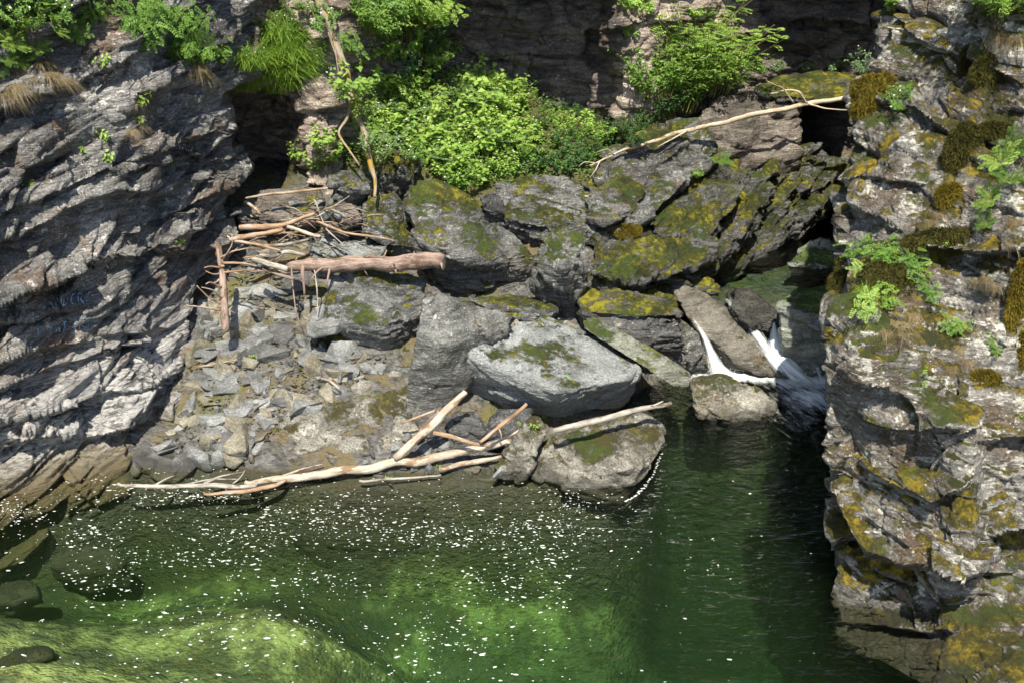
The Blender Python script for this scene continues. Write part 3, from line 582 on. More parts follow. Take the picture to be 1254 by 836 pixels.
B('rock_outcrop', 'weathered brown bedrock hump beneath the right end of the fallen branch', 0,
  [(846, 155, 19.6), (880, 122, 20.2), (940, 112, 20.6), (978, 122, 20.6), (985, 165, 20.3), (975, 190, 20), (900, 200, 19.5), (856, 200, 19.2)], M['warm'], 1.2, (-.3, .1, .9), .25, .07, .12, .035, .6, 'rock outcrop', absY=True)
B('rock_outcrop', 'thin brown mossy ledge jutting out over the dark gap at the back', 0,
  [(925, 112, 20.4), (950, 97, 21), (1000, 92, 21.4), (1050, 90, 21.6), (1055, 116, 20.4), (1000, 126, 20.2), (950, 123, 20.2)], M['vmossy'], .6, (0, 0, 1), .12, .04, .06, .03, .0, 'rock outcrop', absY=True)

# stones under water
for lab, ext, mt, pts in (('dark round boulder lying under water near the left wall', .4, 'shore', [(55, 690, -.8), (75, 668, -.7), (120, 664, -.7), (155, 680, -.8), (150, 700, -.95), (95, 708, -1.)]),
                     ('olive boulder under water at the left edge of the pool', .3, 'shore', [(-20, 725, -.8), (10, 705, -.7), (45, 708, -.7), (50, 728, -.8), (15, 742, -.85), (-15, 740, -.8)]),
                     ('flat yellowish stone under water in the near left shallows', .3, 'shore', [(-20, 815, -.6), (25, 796, -.6), (58, 792, -.6), (66, 802, -.6), (20, 822, -.65), (-15, 830, -.65)]),
                     ('huge pale slab sloping down under water in front of the driftwood', .4, 'grey', [(355, 650, -.6), (395, 618, -.25), (470, 600, -.12), (525, 622, -.3), (515, 668, -.85), (450, 708, -1.35), (395, 690, -1.1)]),
                     ('broad dark sunken rock in the deepest part of the pool', .8, 'dark', [(560, 735, -1.9), (620, 690, -1.75), (700, 680, -1.75), (745, 715, -1.9), (690, 752, -2.05), (610, 760, -2.1)]),
                     ('small olive sunken boulder in front of the dark one', .3, 'shore', [(628, 772, -2.3), (655, 752, -2.2), (700, 756, -2.2), (712, 776, -2.3), (668, 788, -2.35)]),
                     ('low sunken rock in the middle left of the pool', .3, 'dark', [(245, 668, -1.), (270, 655, -.9), (300, 655, -.9), (300, 672, -1.05), (262, 682, -1.1)])):
    w = []
    for a, b, z in pts:
        q = PZ(a, b, z); w += [q, (q[0] * 1.0, q[1] + .15, q[2] - ext)]
    cxx = np.mean(w, 0); w.append((cxx[0], cxx[1], max(q[2] for q in w[::2]) + .1))
    me = hull_mesh([w], .04, 6); v = get_v(me); n = get_n(me)
    v = v + n * rock_disp(v, n, (.1, .1, 1), .3, .015, .08, .01, len(lab), ((.5, .02),))[:, None]; org = v.mean(0); set_v(me, v - org)
    tag(obj('boulder', me, M[mt], None, org), lab, 'boulder')

# ------------------------------------------------------------------ placing things on what is already built
DG = None
def refresh():
    global DG
    bpy.context.view_layer.update(); DG = bpy.context.evaluated_depsgraph_get(); DG.update()
def hit(px, py):
    ok, loc, nor, idx, ob, mt = S.ray_cast(DG, Vector((0, 0, CAMH)), Vector(ray(px, py)).normalized())
    return (loc, nor, ob) if ok else (None, None, None)
refresh()

def in_poly(x, y, poly):
    c = False; j = len(poly) - 1
    for i in range(len(poly)):
        xi, yi = poly[i]; xj, yj = poly[j]
        if (yi > y) != (yj > y) and x < (xj - xi) * (y - yi) / (yj - yi) + xi: c = not c
        j = i
    return c
def scatter(poly, n, mind=0, tries=40):
    xs = [p[0] for p in poly]; ys = [p[1] for p in poly]; out = []
    for _ in range(n * tries):
        x = random.uniform(min(xs), max(xs)); y = random.uniform(min(ys), max(ys))
        if in_poly(x, y, poly) and all((x - a) ** 2 + (y - b) ** 2 > mind * mind for a, b in out[-60:]): out.append((x, y))
        if len(out) >= n: break
    return out

# loose stones: a few shapes, copied
def stone_mesh(k):
    r = random.Random(k + 5); bm = bmesh.new(); flat = r.uniform(.3, .62); n = r.choice([10, 12, 14, 18])
    vs = []
    for _ in range(n):
        a = r.uniform(0, 6.28); e = r.choice([-1, 1]) * r.uniform(.35, 1)
        rr = r.uniform(.75, 1.)
        vs.append(bm.verts.new((math.cos(a) * rr, math.sin(a) * rr * r.uniform(.55, .8), e * flat)))
    g = bmesh.ops.convex_hull(bm, input=vs); bad = [q for q in g['geom_interior'] if isinstance(q, bmesh.types.BMVert)]
    if bad: bmesh.ops.delete(bm, geom=bad, context='VERTS')
    bmesh.ops.dissolve_limit(bm, angle_limit=R(14), verts=bm.verts[:], edges=bm.edges[:])
    bmesh.ops.bevel(bm, geom=bm.edges[:], offset=.07, segments=2, profile=.6, affect='EDGES', clamp_overlap=True)
    bmesh.ops.triangulate(bm, faces=bm.faces[:])
    for _ in range(2):
        bmesh.ops.subdivide_edges(bm, edges=[e for e in bm.edges if e.calc_length() > .22], cuts=1); bmesh.ops.triangulate(bm, faces=bm.faces[:])
    me = bpy.data.meshes.new('stone'); bm.to_mesh(me); bm.free()
    v = get_v(me); n = get_n(me); set_v(me, v + n * (.045 * fbm(v * 2.2 + k, 3) + .02 * fbm(v * 7 + k, 2))[:, None])
    return me
SM = [stone_mesh(k) for k in range(10)]
SMAT = [M['st1'], M['st2'], M['st4'], M['st3'], M['st2'], M['st1'], M['st4'], M['st3'], M['st2'], M['st1']]
for me, mt in zip(SM, SMAT): me.materials.append(mt)
def stone(px, py, size, k, label, group, sink=.25, rot=None):
    loc, nor, ob = hit(px, py)
    if loc is None or ob.name.startswith('cliff'): return None
    o = bpy.data.objects.new('stone', SM[k % 10]); link(o)
    o.location = loc - Vector((0, 0, size * sink * .4)); o.scale = (size, size * random.uniform(.8, 1.1), size * random.uniform(.7, 1.2))
    q = nor.to_track_quat('Z', 'Y').to_euler(); o.rotation_euler = rot or (q.x * .6 + random.uniform(-.25, .25), q.y * .6 + random.uniform(-.25, .25), random.uniform(0, 6.28))
    return tag(o, label, 'stone', group)
for px, py, s, k, lab in ((276, 458, .3, 0, 'flat diamond-shaped grey stone in the middle of the scree'), (243, 462, .22, 3, 'pale flat stone at the foot of the left wall'),
      (330, 380, .36, 2, 'dark flat slab lying right of the standing log'), (350, 486, .28, 6, 'dark blocky stone above the mossy bedrock slab'), (295, 372, .2, 7, 'light tan stone beside the foot of the standing log'),
      (246, 512, .22, 1, 'round greenish stone near the waterline under the left wall'), (238, 537, .17, 8, 'small tan stone, left of two at the waterline'), (262, 537, .25, 4, 'long yellowish stone, right of two at the waterline'),
      (296, 540, .42, 1, 'large greenish-brown stone at the waterline left of the mossy bedrock slab'), (318, 470, .25, 5, 'grey angular stone right of the diamond-shaped one'), (246, 420, .32, 9, 'grey mottled block at the foot of the left wall below the log'),
      (290, 430, .3, 5, 'greenish-grey stone behind the diamond-shaped one'), (372, 500, .3, 9, 'light grey stone set in the mossy bedrock slab'), (545, 545, .14, 3, 'small pale stone under the crossed driftwood'),
      (755, 395, .16, 9, 'small grey stone on top of the lower dark ledge'), (700, 398, .13, 4, 'pebble-like stone behind the flat-topped boulder')):
    stone(px, py, s, k, lab, None)
scr = [(232, 350), (300, 320), (390, 335), (396, 395), (420, 430), (480, 440), (440, 470), (350, 520), (300, 570), (225, 575), (150, 574), (205, 530), (235, 500), (225, 420)]
for i, (x, y) in enumerate(scatter(scr, 262, 6)):
    stone(x, y, random.choice([.09, .12, .16, .21, .27, .36]), i, 'one of the many small angular stones of the scree below the left wall', 'small stones of the scree')
bk = [(300, 235), (400, 245), (440, 290), (380, 330), (300, 310), (285, 265)]
for i, (x, y) in enumerate(scatter(bk, 24, 9)):
    stone(x, y, random.choice([.07, .1, .14]), i * 3 + 1, 'one of the stones scattered among the driftwood heap by the left wall', 'stones among the driftwood')
sh = [(440, 560), (500, 520), (560, 545), (620, 540), (615, 585), (560, 592), (450, 590)]
for i, (x, y) in enumerate(scatter(sh, 40, 8)):
    stone(x, y, random.choice([.08, .12, .16]), i * 3, 'one of the dark stones along the waterline behind the long driftwood', 'stones along the waterline')
gp = [(580, 395), (700, 385), (720, 420), (640, 400)]
for i, (x, y) in enumerate(scatter(gp, 16, 6)):
    stone(x, y, random.choice([.06, .09]), i * 3 + 2, 'one of the small stones jammed behind the flat-topped boulder', 'stones behind the flat-topped boulder')
# gravel nobody could count
refresh()
gv, gf = [], []
for x, y in scatter(scr, 2600):
    loc, nor, ob = hit(x, y)
    if loc is None or not ob.name.startswith('ground'): continue
    s = random.uniform(.008, .035); b = len(gv)
    for _ in range(6): gv.append(loc + Vector((random.uniform(-s, s) * 1.3, random.uniform(-s, s) * 1.3, random.uniform(-.3, .9) * s)))
    gf += [(b, b + 1, b + 2), (b, b + 2, b + 3), (b, b + 3, b + 4), (b + 1, b + 3, b + 5), (b, b + 4, b + 5), (b + 2, b + 4, b + 5)]
tag(obj('gravel', mesh_np('gravel', np.array(gv), np.array(gf), False), M['grey']), 'fine grey gravel between the stones of the scree', None, None, 'stuff')

# ------------------------------------------------------------------ wood
def tube(path, rad, seg=10, bumpy=.12, seed=0, cap=True, step=.05):
    path = np.array(path, float); rad = np.array(rad, float)
    L = np.concatenate([[0], np.cumsum(np.linalg.norm(np.diff(path, axis=0), axis=1))])
    n = max(3, int(L[-1] / step)); s = np.linspace(0, L[-1], n)
    # smooth the polyline
    c = np.stack([np.interp(s, L, path[:, k]) for k in range(3)], -1); r = np.interp(s, L, rad)
    for _ in range(max(1, int(n / len(path) / 3))):
        c[1:-1] = (c[:-2] + 2 * c[1:-1] + c[2:]) / 4
    c[1:-1] += (r[1:-1, None] * .45 + .006 * min(1., L[-1])) * np.stack([vnoise(np.stack([s * 3, s * 0 + k * 9.1, s * 0 + seed], -1)) for k in range(3)], -1)[1:-1]
    t = np.gradient(c, axis=0); t /= np.linalg.norm(t, axis=1, keepdims=True).clip(1e-9)
    up = np.array([0, 0, 1.]) if abs(t[:, 2]).mean() < .8 else np.array([1., 0, 0])
    a = np.cross(t, up); a /= np.linalg.norm(a, axis=1, keepdims=True).clip(1e-9); b = np.cross(t, a)
    th = np.linspace(0, 2 * np.pi, seg, endpoint=False)
    ring = a[:, None] * np.cos(th)[None, :, None] + b[:, None] * np.sin(th)[None, :, None]
    v = c[:, None] + ring * r[:, None, None]
    nz = fbm(v.reshape(-1, 3) / max(rad.max(), .02) * np.array([.6, .6, .6]) + seed, 3).reshape(n, seg, 1)
    v = c[:, None] + ring * r[:, None, None] * (1 + bumpy * 2 * nz)
    v = v.reshape(-1, 3)
    i = (np.arange(n - 1)[:, None] * seg + np.arange(seg)); j = (np.arange(n - 1)[:, None] * seg + (np.arange(seg) + 1) % seg)
    f = np.stack([i, j, j + seg, i + seg], -1).reshape(-1, 4)
    if cap:
        v = np.concatenate([v, c[:1] - t[:1] * r[0] * .15, c[-1:] + t[-1:] * r[-1] * .15]); m = len(v)
        k = np.arange(seg); k2 = (k + 1) % seg
        f0 = np.stack([k2, k, k * 0 + m - 2, k * 0 + m - 2], -1); f1 = np.stack([(n - 1) * seg + k, (n - 1) * seg + k2, k * 0 + m - 1, k * 0 + m - 1], -1)
        return v, f, np.concatenate([f0, f1])[:, :3]
    return v, f, None
def tube_mesh(name, paths, seg=10, bumpy=.12):
    V, F, C = [], [], []; o = 0; A1, A2, A3 = [], [], []
    for k, (pa, ra) in enumerate(paths):
        v, f, c = tube(pa, ra, seg, bumpy, k * 3.3 + len(name)); V.append(v); F.append(f + o); C.append(c + o); o += len(v); nr_ = (len(v) - 2) // seg; th = np.linspace(0, 2 * np.pi, seg, endpoint=False); rm = max(ra); z2 = [0, 0]
        A1.append(np.concatenate([np.tile(np.cos(th) * rm, nr_), z2])); A2.append(np.concatenate([np.tile(np.sin(th) * rm, nr_), z2])); A3.append(np.concatenate([np.repeat(np.arange(nr_) * .05, seg), [0, nr_ * .05]]) + k * 3.)
    V = np.concatenate(V); F = np.concatenate(F); C = np.concatenate(C)
    tri = np.concatenate([F[:, [0, 1, 2]], F[:, [0, 2, 3]], C])
    me = mesh_np(name, V, tri)
    for nm, a in (('bx', A1), ('by', A2), ('bl', A3)): set_attr(me, nm, np.concatenate(a))
    return me
def wood(name, label, path, rad, mat, cat='log', group=None, branches=(), bumpy=.12, seg=10, bmat=None, bname='branch', cut=None):
    """path: (px,py,Y) points; rad in metres; branches: further paths that become parts"""
    pts = [P(*q) if len(q) == 3 else q for q in path]
    base = pts[0]
    root = empty(name, base, label, cat, group) if branches or cut else None
    off = np.array(base)
    me = tube_mesh('trunk', [(np.array(pts) - off, rad)], seg, bumpy)
    if cat == 'log':
        rs = random.Random(len(label))
        for k in range(9):
            i_ = rs.randrange(len(pts) - 1); t_ = rs.random(); c_ = np.array(pts[i_]) * (1 - t_) + np.array(pts[i_ + 1]) * t_ - off; r_ = rad[i_] * .8
            u_, v_, _ = frame(np.array(pts[i_ + 1]) - np.array(pts[i_])); a_ = rs.uniform(0, 6.28); d_ = unit(u_ * math.cos(a_) + v_ * math.sin(a_) + unit(np.array(pts[i_ + 1]) - np.array(pts[i_])) * .4)
            L_ = rs.uniform(.05, .16); q_ = rs.uniform(.009, .02)
            obj('stub', tube_mesh('stub', [([c_ + d_ * r_ * .7, c_ + d_ * (r_ + L_ * .5), c_ + d_ * (r_ + L_)], [q_ * 1.5, q_, q_ * .6])], 6, .2), bmat or mat, root)
    if root is None:
        o = obj(name, me, mat, None, base); return tag(o, label, cat, group)
    obj('trunk' if cat == 'tree' else 'stem', me, mat, root)
    for bp in branches:
        r = bp[-1]; q = [P(*w) for w in bp[:-1]]
        rr = list(np.linspace(r, r * .45, len(q)))
        obj(bname, tube_mesh('branch', [(np.array(q) - off, rr)], 6, bumpy), bmat or mat, root)
    if cut:
        e = np.array(pts[cut]) - off; e2 = np.array(pts[cut - 1 if cut < 0 else cut + 1]) - off; d = unit(e - e2)
        obj('cut_end', flat_disc(e, d, rad[cut]), M['cut'], root)
    return root
def flat_disc(e, d, r):
    u, v, d = frame(d); th = np.linspace(0, 2 * np.pi, 15)[:-1]; ring = np.cos(th)[:, None] * u + np.sin(th)[:, None] * v
    p = np.concatenate([e + d * r * .13 + ring * r * .95, e + d * r * .2 + ring * r * .9, [e + d * r * .21]]); k = np.arange(14); k2 = (k + 1) % 14
    return mesh_np('cut', p, np.concatenate([np.stack([k, k2, k2 + 14], -1), np.stack([k, k2 + 14, k + 14], -1), np.stack([k + 14, k2 + 14, k * 0 + 28], -1)]), False)
def YB(py): # distance of the bank surface at that row
    a, yc, zc = ray(627, py); tn = -zc / yc
    return 14.325 / (tn + .5)
refresh()
def on(px, py, lift=0., back=.0):
    """distance of the surface seen at that place, a little nearer by lift"""
    loc, _, ob = hit(px, py)
    return (px, py, (loc.y if loc else YB(py)) - lift)
wood('fallen_log', 'thick pinkish-brown log lying across the top of the grey block', [(352, 327, 15.75), (400, 325, 15.55), (470, 322, 15.4), (541, 321, 15.2)], [.085, .11, .115, .125], M['log'],
     branches=[((372, 325, 15.6), (371, 340, 15.45), (373, 362, 15.35), .035), ((358, 326, 15.65), (358, 350, 15.5), (364, 385, 15.25), (369, 400, 15.1), .014), ((398, 326, 15.5), (388, 332, 15.4), (380, 344, 15.3), .02), ((405, 326, 15.5), (402, 340, 15.35), (399, 352, 15.25), .022), ((440, 318, 15.5), (450, 312, 15.4), (470, 308, 15.3), .015)], cut=-1, seg=16)
wood('standing_log', 'slim peeled log standing on end against the left wall with broken side branches', [(266, 300, 15.55), (271, 335, 15.3), (273, 370, 15.0), (275, 405, 14.75)], [.045, .052, .056, .06], M['log'], branches=[
     ((272, 372, 15), (255, 365, 14.9), (241, 350, 14.8), .02), ((273, 380, 15), (250, 377, 14.85), (228, 374, 14.75), .022), ((273, 366, 15), (262, 356, 14.85), (247, 352, 14.7), .018), ((271, 352, 15.1), (258, 345, 15), (252, 348, 14.9), .018),
     ((271, 328, 15.3), (258, 326, 15.2), (250, 328, 15.1), .018), ((271, 335, 15.3), (260, 337, 15.1), (252, 332, 15.1), .015), ((272, 322, 15.3), (300, 323, 15.2), (314, 326, 15.1), .022), ((272, 334, 15.3), (295, 332, 15.2), (312, 329, 15.1), .017),
     ((270, 316, 15.4), (285, 308, 15.3), (305, 304, 15.25), .018), ((274, 378, 15), (282, 380, 14.9), (288, 384, 14.85), .012), ((273, 318, 15.3), (285, 300, 15.3), (284, 288, 15.35), .012)], bmat=M['rust'], cut=-1, seg=14)
JAM = 'driftwood heap by the left wall'
for path, rad, mat, lab in (([(294, 279, 16.1), (320, 279, 16.1), (345, 276, 16.2), (385, 262, 16.5)], [.06, .06, .05, .035], 'rust', 'orange-brown log, uppermost of the driftwood heap by the left wall'),
      ([(281, 294, 15.75), (310, 289, 15.9), (346, 281, 16.1)], [.045, .05, .05], 'rust', 'orange log lying just under the uppermost one of the driftwood heap'),
      ([(288, 296, 15.7), (315, 300, 15.6), (343, 307, 15.5)], [.03, .03, .02], 'rust', 'short orange stick slanting down right in the driftwood heap'),
      ([(318, 312, 15.5), (333, 316, 15.5), (348, 308, 15.6), (374, 312, 15.7)], [.025, .035, .04, .03], 'grey_wood', 'pale grey crooked branch in the driftwood heap'),
      ([(320, 302, 15.9), (350, 300, 15.9), (378, 293, 16)], [.03, .035, .02], 'grey_wood', 'grey straight stick lying behind the crooked branch'),
      ([(352, 278, 16.1), (380, 288, 16), (392, 290, 15.9)], [.035, .035, .025], 'pale_wood', 'thick pale stick pointing down right at the top of the driftwood heap'),
      ([(322, 330, 15.5), (345, 338, 15.4), (360, 342, 15.3)], [.03, .03, .03], 'log', 'dark broken log under the left end of the big log'),
      ([(310, 318, 15.55), (330, 325, 15.4), (352, 330, 15.4)], [.055, .06, .06], 'grey_wood', 'grey weathered log wedged left of the big log'),
      ([(300, 247, 17), (315, 258, 16.8), (318, 262, 16.7)], [.03, .035, .03], 'pale_wood', 'short pale stick leaning out of the cave'),
      ([(300, 243, 16.9), (330, 238, 17), (390, 232, 17.2), (408, 230, 17.2)], [.02, .028, .025, .02], 'rust', 'long brown stick lying over the tan boulder'),
      ([(388, 272, 16.3), (420, 285, 16), (470, 292, 15.8), (482, 295, 15.7)], [.03, .025, .02, .012], 'rust', 'long thin stick running right over the bluish block'),
      ([(385, 245, 16.7), (398, 280, 16.2), (420, 300, 15.8)], [.014, .014, .01], 'grey_wood', 'thin grey stick standing steeply by the bluish block'),
      ([(388, 266, 16.4), (410, 252, 16.5), (428, 240, 16.6)], [.014, .014, .01], 'grey_wood', 'thin grey twig slanting up right beside the brown round stone')):
    wood('driftwood', lab, path, [r_ * .8 for r_ in rad], M[mat], 'driftwood', JAM, seg=9)
for i in range(48):
    x = random.gauss(380, 32); y = random.gauss(272, 12); a = random.uniform(-.5, .9); L = random.uniform(14, 42)
    if x > 440: continue
    q0 = on(x, y, .12); q1 = (x + math.cos(a) * L, y + math.sin(a) * L * .6, q0[2] + random.uniform(-.35, .1))
    wood('twig', 'one of the thin twigs tangled on top of the driftwood heap', [q0, ((q0[0] + q1[0]) / 2, (q0[1] + q1[1]) / 2 - 3, (q0[2] + q1[2]) / 2 - .06), q1], [.011, .009, .005], M[random.choice(['grey_wood', 'rust', 'log'])], 'twig', 'twigs tangled on the driftwood heap', seg=5)
for i in range(34):
    x = random.uniform(275, 350); y = random.uniform(282, 332); a = random.uniform(-.9, .9); L = random.uniform(14, 36)
    q0 = on(x, y, .08); q1 = (x + math.cos(a) * L, y + math.sin(a) * L * .6, q0[2] + random.uniform(-.3, .05))
    wood('twig', 'one of the short orange twigs caught between the standing log and the heap', [q0, q1], [.011, .006], M[random.choice(['rust', 'pale_wood', 'rust'])], 'twig', 'orange twigs beside the standing log', seg=5)
W = 'driftwood along the waterline'
def pz(px, py, z): return PZ(px, py, z)
def woodz(name, label, path, rad, mat, branches=(), group=W, cat='driftwood'):
    pts = [PZ(*q) for q in path]; root = empty(name, pts[0], label, cat, group) if branches else None; off = np.array(pts[0])
    me = tube_mesh('stem', [(np.array(pts) - off, rad)], 10, .1)
    if root is None: return tag(obj(name, me, M[mat], None, pts[0]), label, cat, group)
    obj('stem', me, M[mat], root)
    for bp in branches:
        q = [PZ(*w) for w in bp[:-1]]; obj('branch', tube_mesh('branch', [(np.array(q) - off, list(np.linspace(bp[-1], bp[-1] * .4, len(q))))], 6, .1), M[mat], root)
woodz('driftwood', 'long pale trunk floating along the waterline', [(300, 590, .03), (345, 584, .05), (400, 578, .08), (470, 569, .12), (540, 558, .2), (600, 546, .3), (626, 541, .36)], [.03, .05, .06, .062, .062, .05, .04], 'pale_wood',
      [((600, 545, .3), (630, 530, .45), (652, 518, .6), .03), ((345, 583, .05), (370, 574, .1), (395, 568, .12), .02)])
woodz('driftwood', 'forked bleached branch floating at the left end of the long trunk', [(144, 592, .02), (180, 594, .02), (230, 593, .03), (280, 594, .03), (315, 594, .03)], [.02, .028, .03, .035, .03], 'grey_wood',
      [((190, 594, .02), (205, 585, .05), (213, 582, .06), .02), ((250, 592, .02), (270, 583, .06), (300, 577, .1), .025), ((285, 592, .03), (296, 584, .08), (300, 575, .16), .012), ((225, 593, .02), (262, 586, .04), (290, 586, .05), .018)])
woodz('driftwood', 'reddish wet stick under the left end of the long trunk', [(250, 604, .0), (300, 600, .02), (340, 592, .03), (352, 586, .04)], [.02, .03, .03, .02], 'rust')
woodz('driftwood', 'pale stick lying along the water right of the long trunk end', [(538, 574, .1), (560, 568, .1), (590, 562, .15), (614, 558, .18)], [.025, .035, .035, .02], 'pale_wood')
woodz('driftwood', 'thin grey stick half sunk at the water edge', [(440, 588, .02), (480, 585, .03), (540, 581, .03)], [.015, .018, .012], 'grey_wood')
wood('driftwood', 'thick pale log leaning up right against the standing slab', [(484, 560, 12.9), (520, 527, 13.1), (550, 498, 13.25), (570, 479, 13.4)], [.055, .06, .055, .04], M['pale_wood'], 'driftwood', W, seg=12)
wood('driftwood', 'grey split log lying close beside the leaning pale log', [(502, 545, 13.05), (520, 522, 13.2), (538, 503, 13.35)], [.035, .055, .03], M['log'], 'driftwood', W)
wood('driftwood', 'brown pole leaning up right in front of the brown-grey stone', [(588, 541, 12.85), (612, 521, 12.95), (645, 494, 13.1)], [.028, .03, .026], M['rust'], 'driftwood', W, branches=[((610, 523, 12.95), (615, 530, 12.85), (614, 538, 12.8), .012)])
wood('driftwood', 'short rusty stick lying over the leaning pale log', [(491, 518, 13.2), (510, 511, 13.15), (533, 502, 13.3)], [.014, .018, .016], M['rust'], 'driftwood', W)
wood('driftwood', 'broken brown branch lying behind the long trunk', [(531, 530, 13.), (550, 534, 12.95), (575, 542, 12.9), (600, 546, 12.9)], [.03, .035, .025, .018], M['rust'], 'driftwood', W)
wood('driftwood', 'greenish straight pole lying on the wide low boulder', [(678, 527, 12.95), (720, 517, 13.05), (770, 504, 13.25), (822, 493, 13.5)], [.04, .045, .042, .028], M['grey_wood'], 'driftwood', W, branches=[((780, 503, 13.3), (800, 497, 13.4), (812, 491, 13.45), .025)])
wood('driftwood', 'thin rusty twig lying across the pebbles of the scree', [on(243, 449, .05), on(262, 446, .06), on(290, 440, .05)], [.012, .015, .01], M['rust'], 'driftwood')
wood('driftwood', 'short orange stick on the mossy bedrock slab', [on(392, 463, .06), on(405, 467, .06), on(416, 477, .05)], [.015, .02, .018], M['rust'], 'driftwood')
wood('driftwood', 'thin dry stem hanging from the log end down to the scree', [(385, 331, 15.3), (388, 355, 15.1), (389, 388, 14.9)], [.01, .01, .007], M['grey_wood'], 'driftwood')
# trees and the fallen branch
wood('leaning_tree', 'bent bare trunk with orange moss leaning over the plant slope', [(372, -60, 18.4), (388, 0, 18.3), (405, 40, 18.1), (424, 92, 17.8), (432, 130, 17.6), (446, 165, 17.35), (453, 195, 17.1), (459, 215, 16.9), (459, 242, 16.6)], [.07, .07, .06, .05, .055, .05, .045, .034, .022], M['moss_bark'], 'tree',
     branches=[((432, 128, 17.6), (424, 148, 17.5), (414, 162, 17.4), (425, 180, 17.2), (440, 203, 17), .03), ((418, 80, 17.9), (408, 60, 18), (402, 40, 18.1), .02), ((428, 105, 17.7), (420, 110, 17.5), (412, 130, 17.4), .012), ((410, 50, 18), (412, 75, 17.8), (418, 105, 17.7), .015)], seg=12)
wood('fallen_branch', 'long thin fallen branch bridging from the ledge down to the plant slope', [(1060, 116, 20), (985, 128, 19.6), (900, 146, 19), (840, 160, 18.6), (790, 175, 18.2), (750, 191, 17.9), (722, 203, 17.6)], [.04, .045, .04, .035, .03, .02, .012], M['birch'], 'branch',
     branches=[((988, 127, 19.6), (978, 113, 19.5), (965, 110, 19.5), (944, 115, 19.4), .025), ((972, 126, 19.5), (958, 108, 19.4), (940, 100, 19.3), .015), ((990, 127, 19.6), (1010, 134, 19.5), (1045, 135, 19.5), .02), ((842, 160, 18.6), (825, 170, 18.4), (805, 180, 18.3), .016), ((752, 190, 17.9), (745, 182, 17.8), (728, 188, 17.7), .01), ((735, 197, 17.7), (730, 208, 17.6), (722, 218, 17.5), .01), ((730, 200, 17.6), (715, 198, 17.5), (708, 205, 17.5), .01)])
# thin stem at the back
def sapling():
    pts = [(1049, 90, 20.6), (1046, 60, 20.6), (1046, 35, 20.6), (1043, 5, 20.7)]
    return pts

# ------------------------------------------------------------------ plants
class Leaves:
    def __init__(s): s.q = []; s.t = []
    def add(s, base, d, nrm, L, W, tint, droop=.15):
        base, d, nrm = (np.atleast_2d(np.asarray(a, float)) for a in (base, d, nrm))
        n = len(base); L = np.broadcast_to(L, n)[:, None]; W = np.broadcast_to(W, n)[:, None]
        d = d / np.linalg.norm(d, axis=1, keepdims=True).clip(1e-9)
        side = np.cross(d, nrm); side /= np.linalg.norm(side, axis=1, keepdims=True).clip(1e-9)
        up = np.cross(side, d)
        mid = base + d * L * .45 + up * L * .06
        tip = base + d * L - np.array([0, 0, 1.]) * L * droop
        s.q.append(np.stack([base, mid - side * W * .5, tip, mid + side * W * .5], 1)); s.t.append(np.broadcast_to(tint, n))
    def mesh(s, name):
        q = np.concatenate(s.q); t = np.concatenate(s.t); v = q.reshape(-1, 3); i = np.arange(len(q)) * 4
        f = np.concatenate([np.stack([i, i + 1, i + 2], -1), np.stack([i, i + 2, i + 3], -1)])
        me = bpy.data.meshes.new(name); me = mesh_np(name, v, f, False); set_attr(me, 'tint', np.repeat(t, 4)); return me
def rv(n): return rng.normal(size=(n, 3))
def stem_lines(name, lines, r0, r1):
    return tube_mesh(name, [(np.array(l), list(np.linspace(r0, r1, len(l)))) for l in lines], 4, .05)
def make_herb(n_st, rad, h, leaf, mat, per=9, wide=.6, lean=.5, flower=0, compound=False):
    lv = Leaves(); lines = []; fl = []
    for k in range(n_st):
        a = rng.uniform(0, 6.28); r = rad * math.sqrt(rng.random()); b = np.array([math.cos(a) * r * .6, math.sin(a) * r * .6, -.05])
        hh = h * rng.uniform(.55, 1.1); out = np.array([math.cos(a), math.sin(a), 0]) * hh * lean * rng.uniform(.2, 1)
        ts = np.linspace(0, 1, 5); line = b + ts[:, None] * np.array([0, 0, hh]) + (ts ** 1.8)[:, None] * out; lines.append(line)
        m = per; t = np.sort(rng.uniform(.3, 1., m)); pts = np.stack([np.interp(t, ts, line[:, c]) for c in range(3)], -1)
        az = rng.uniform(0, 6.28) + np.arange(m) * 2.4; d = np.stack([np.cos(az), np.sin(az), rng.uniform(-.1, .45, m)], -1)
        tint = np.clip(rng.normal(.5, .22, m) + .15 * (t - .6), 0, 1); L = leaf * rng.uniform(.6, 1.25, m)
        if compound:
            for i in range(m):
                dd = unit(d[i]); sd = unit(np.cross(dd, (0, 0, 1))); npn = 5; LL = L[i] * 2.6
                tt = np.linspace(.25, .95, npn); bb = pts[i] + dd * (tt * LL)[:, None] - np.array([0, 0, 1.]) * ((tt ** 2) * LL * .3)[:, None]
                for sg in (-1, 1): lv.add(bb, dd * .55 + sd * sg * (1 - .25 * tt[:, None]), np.array([[0, 0, 1.]]) + rv(npn) * .2, L[i] * .95 * (1.1 - .45 * tt), L[i] * .36, np.clip(tint[i] + rng.normal(0, .08, npn), 0, 1))
                lv.add(bb[-1:], dd, (0, 0, 1.), L[i] * .7, L[i] * .35, tint[i])
        else:
            lv.add(pts, d, np.array([[0, 0, 1.]]) + rv(m) * .3, L, L * wide, tint, .25)
        if rng.random() < flower: fl.append(line[-1])
    return lv, lines, fl
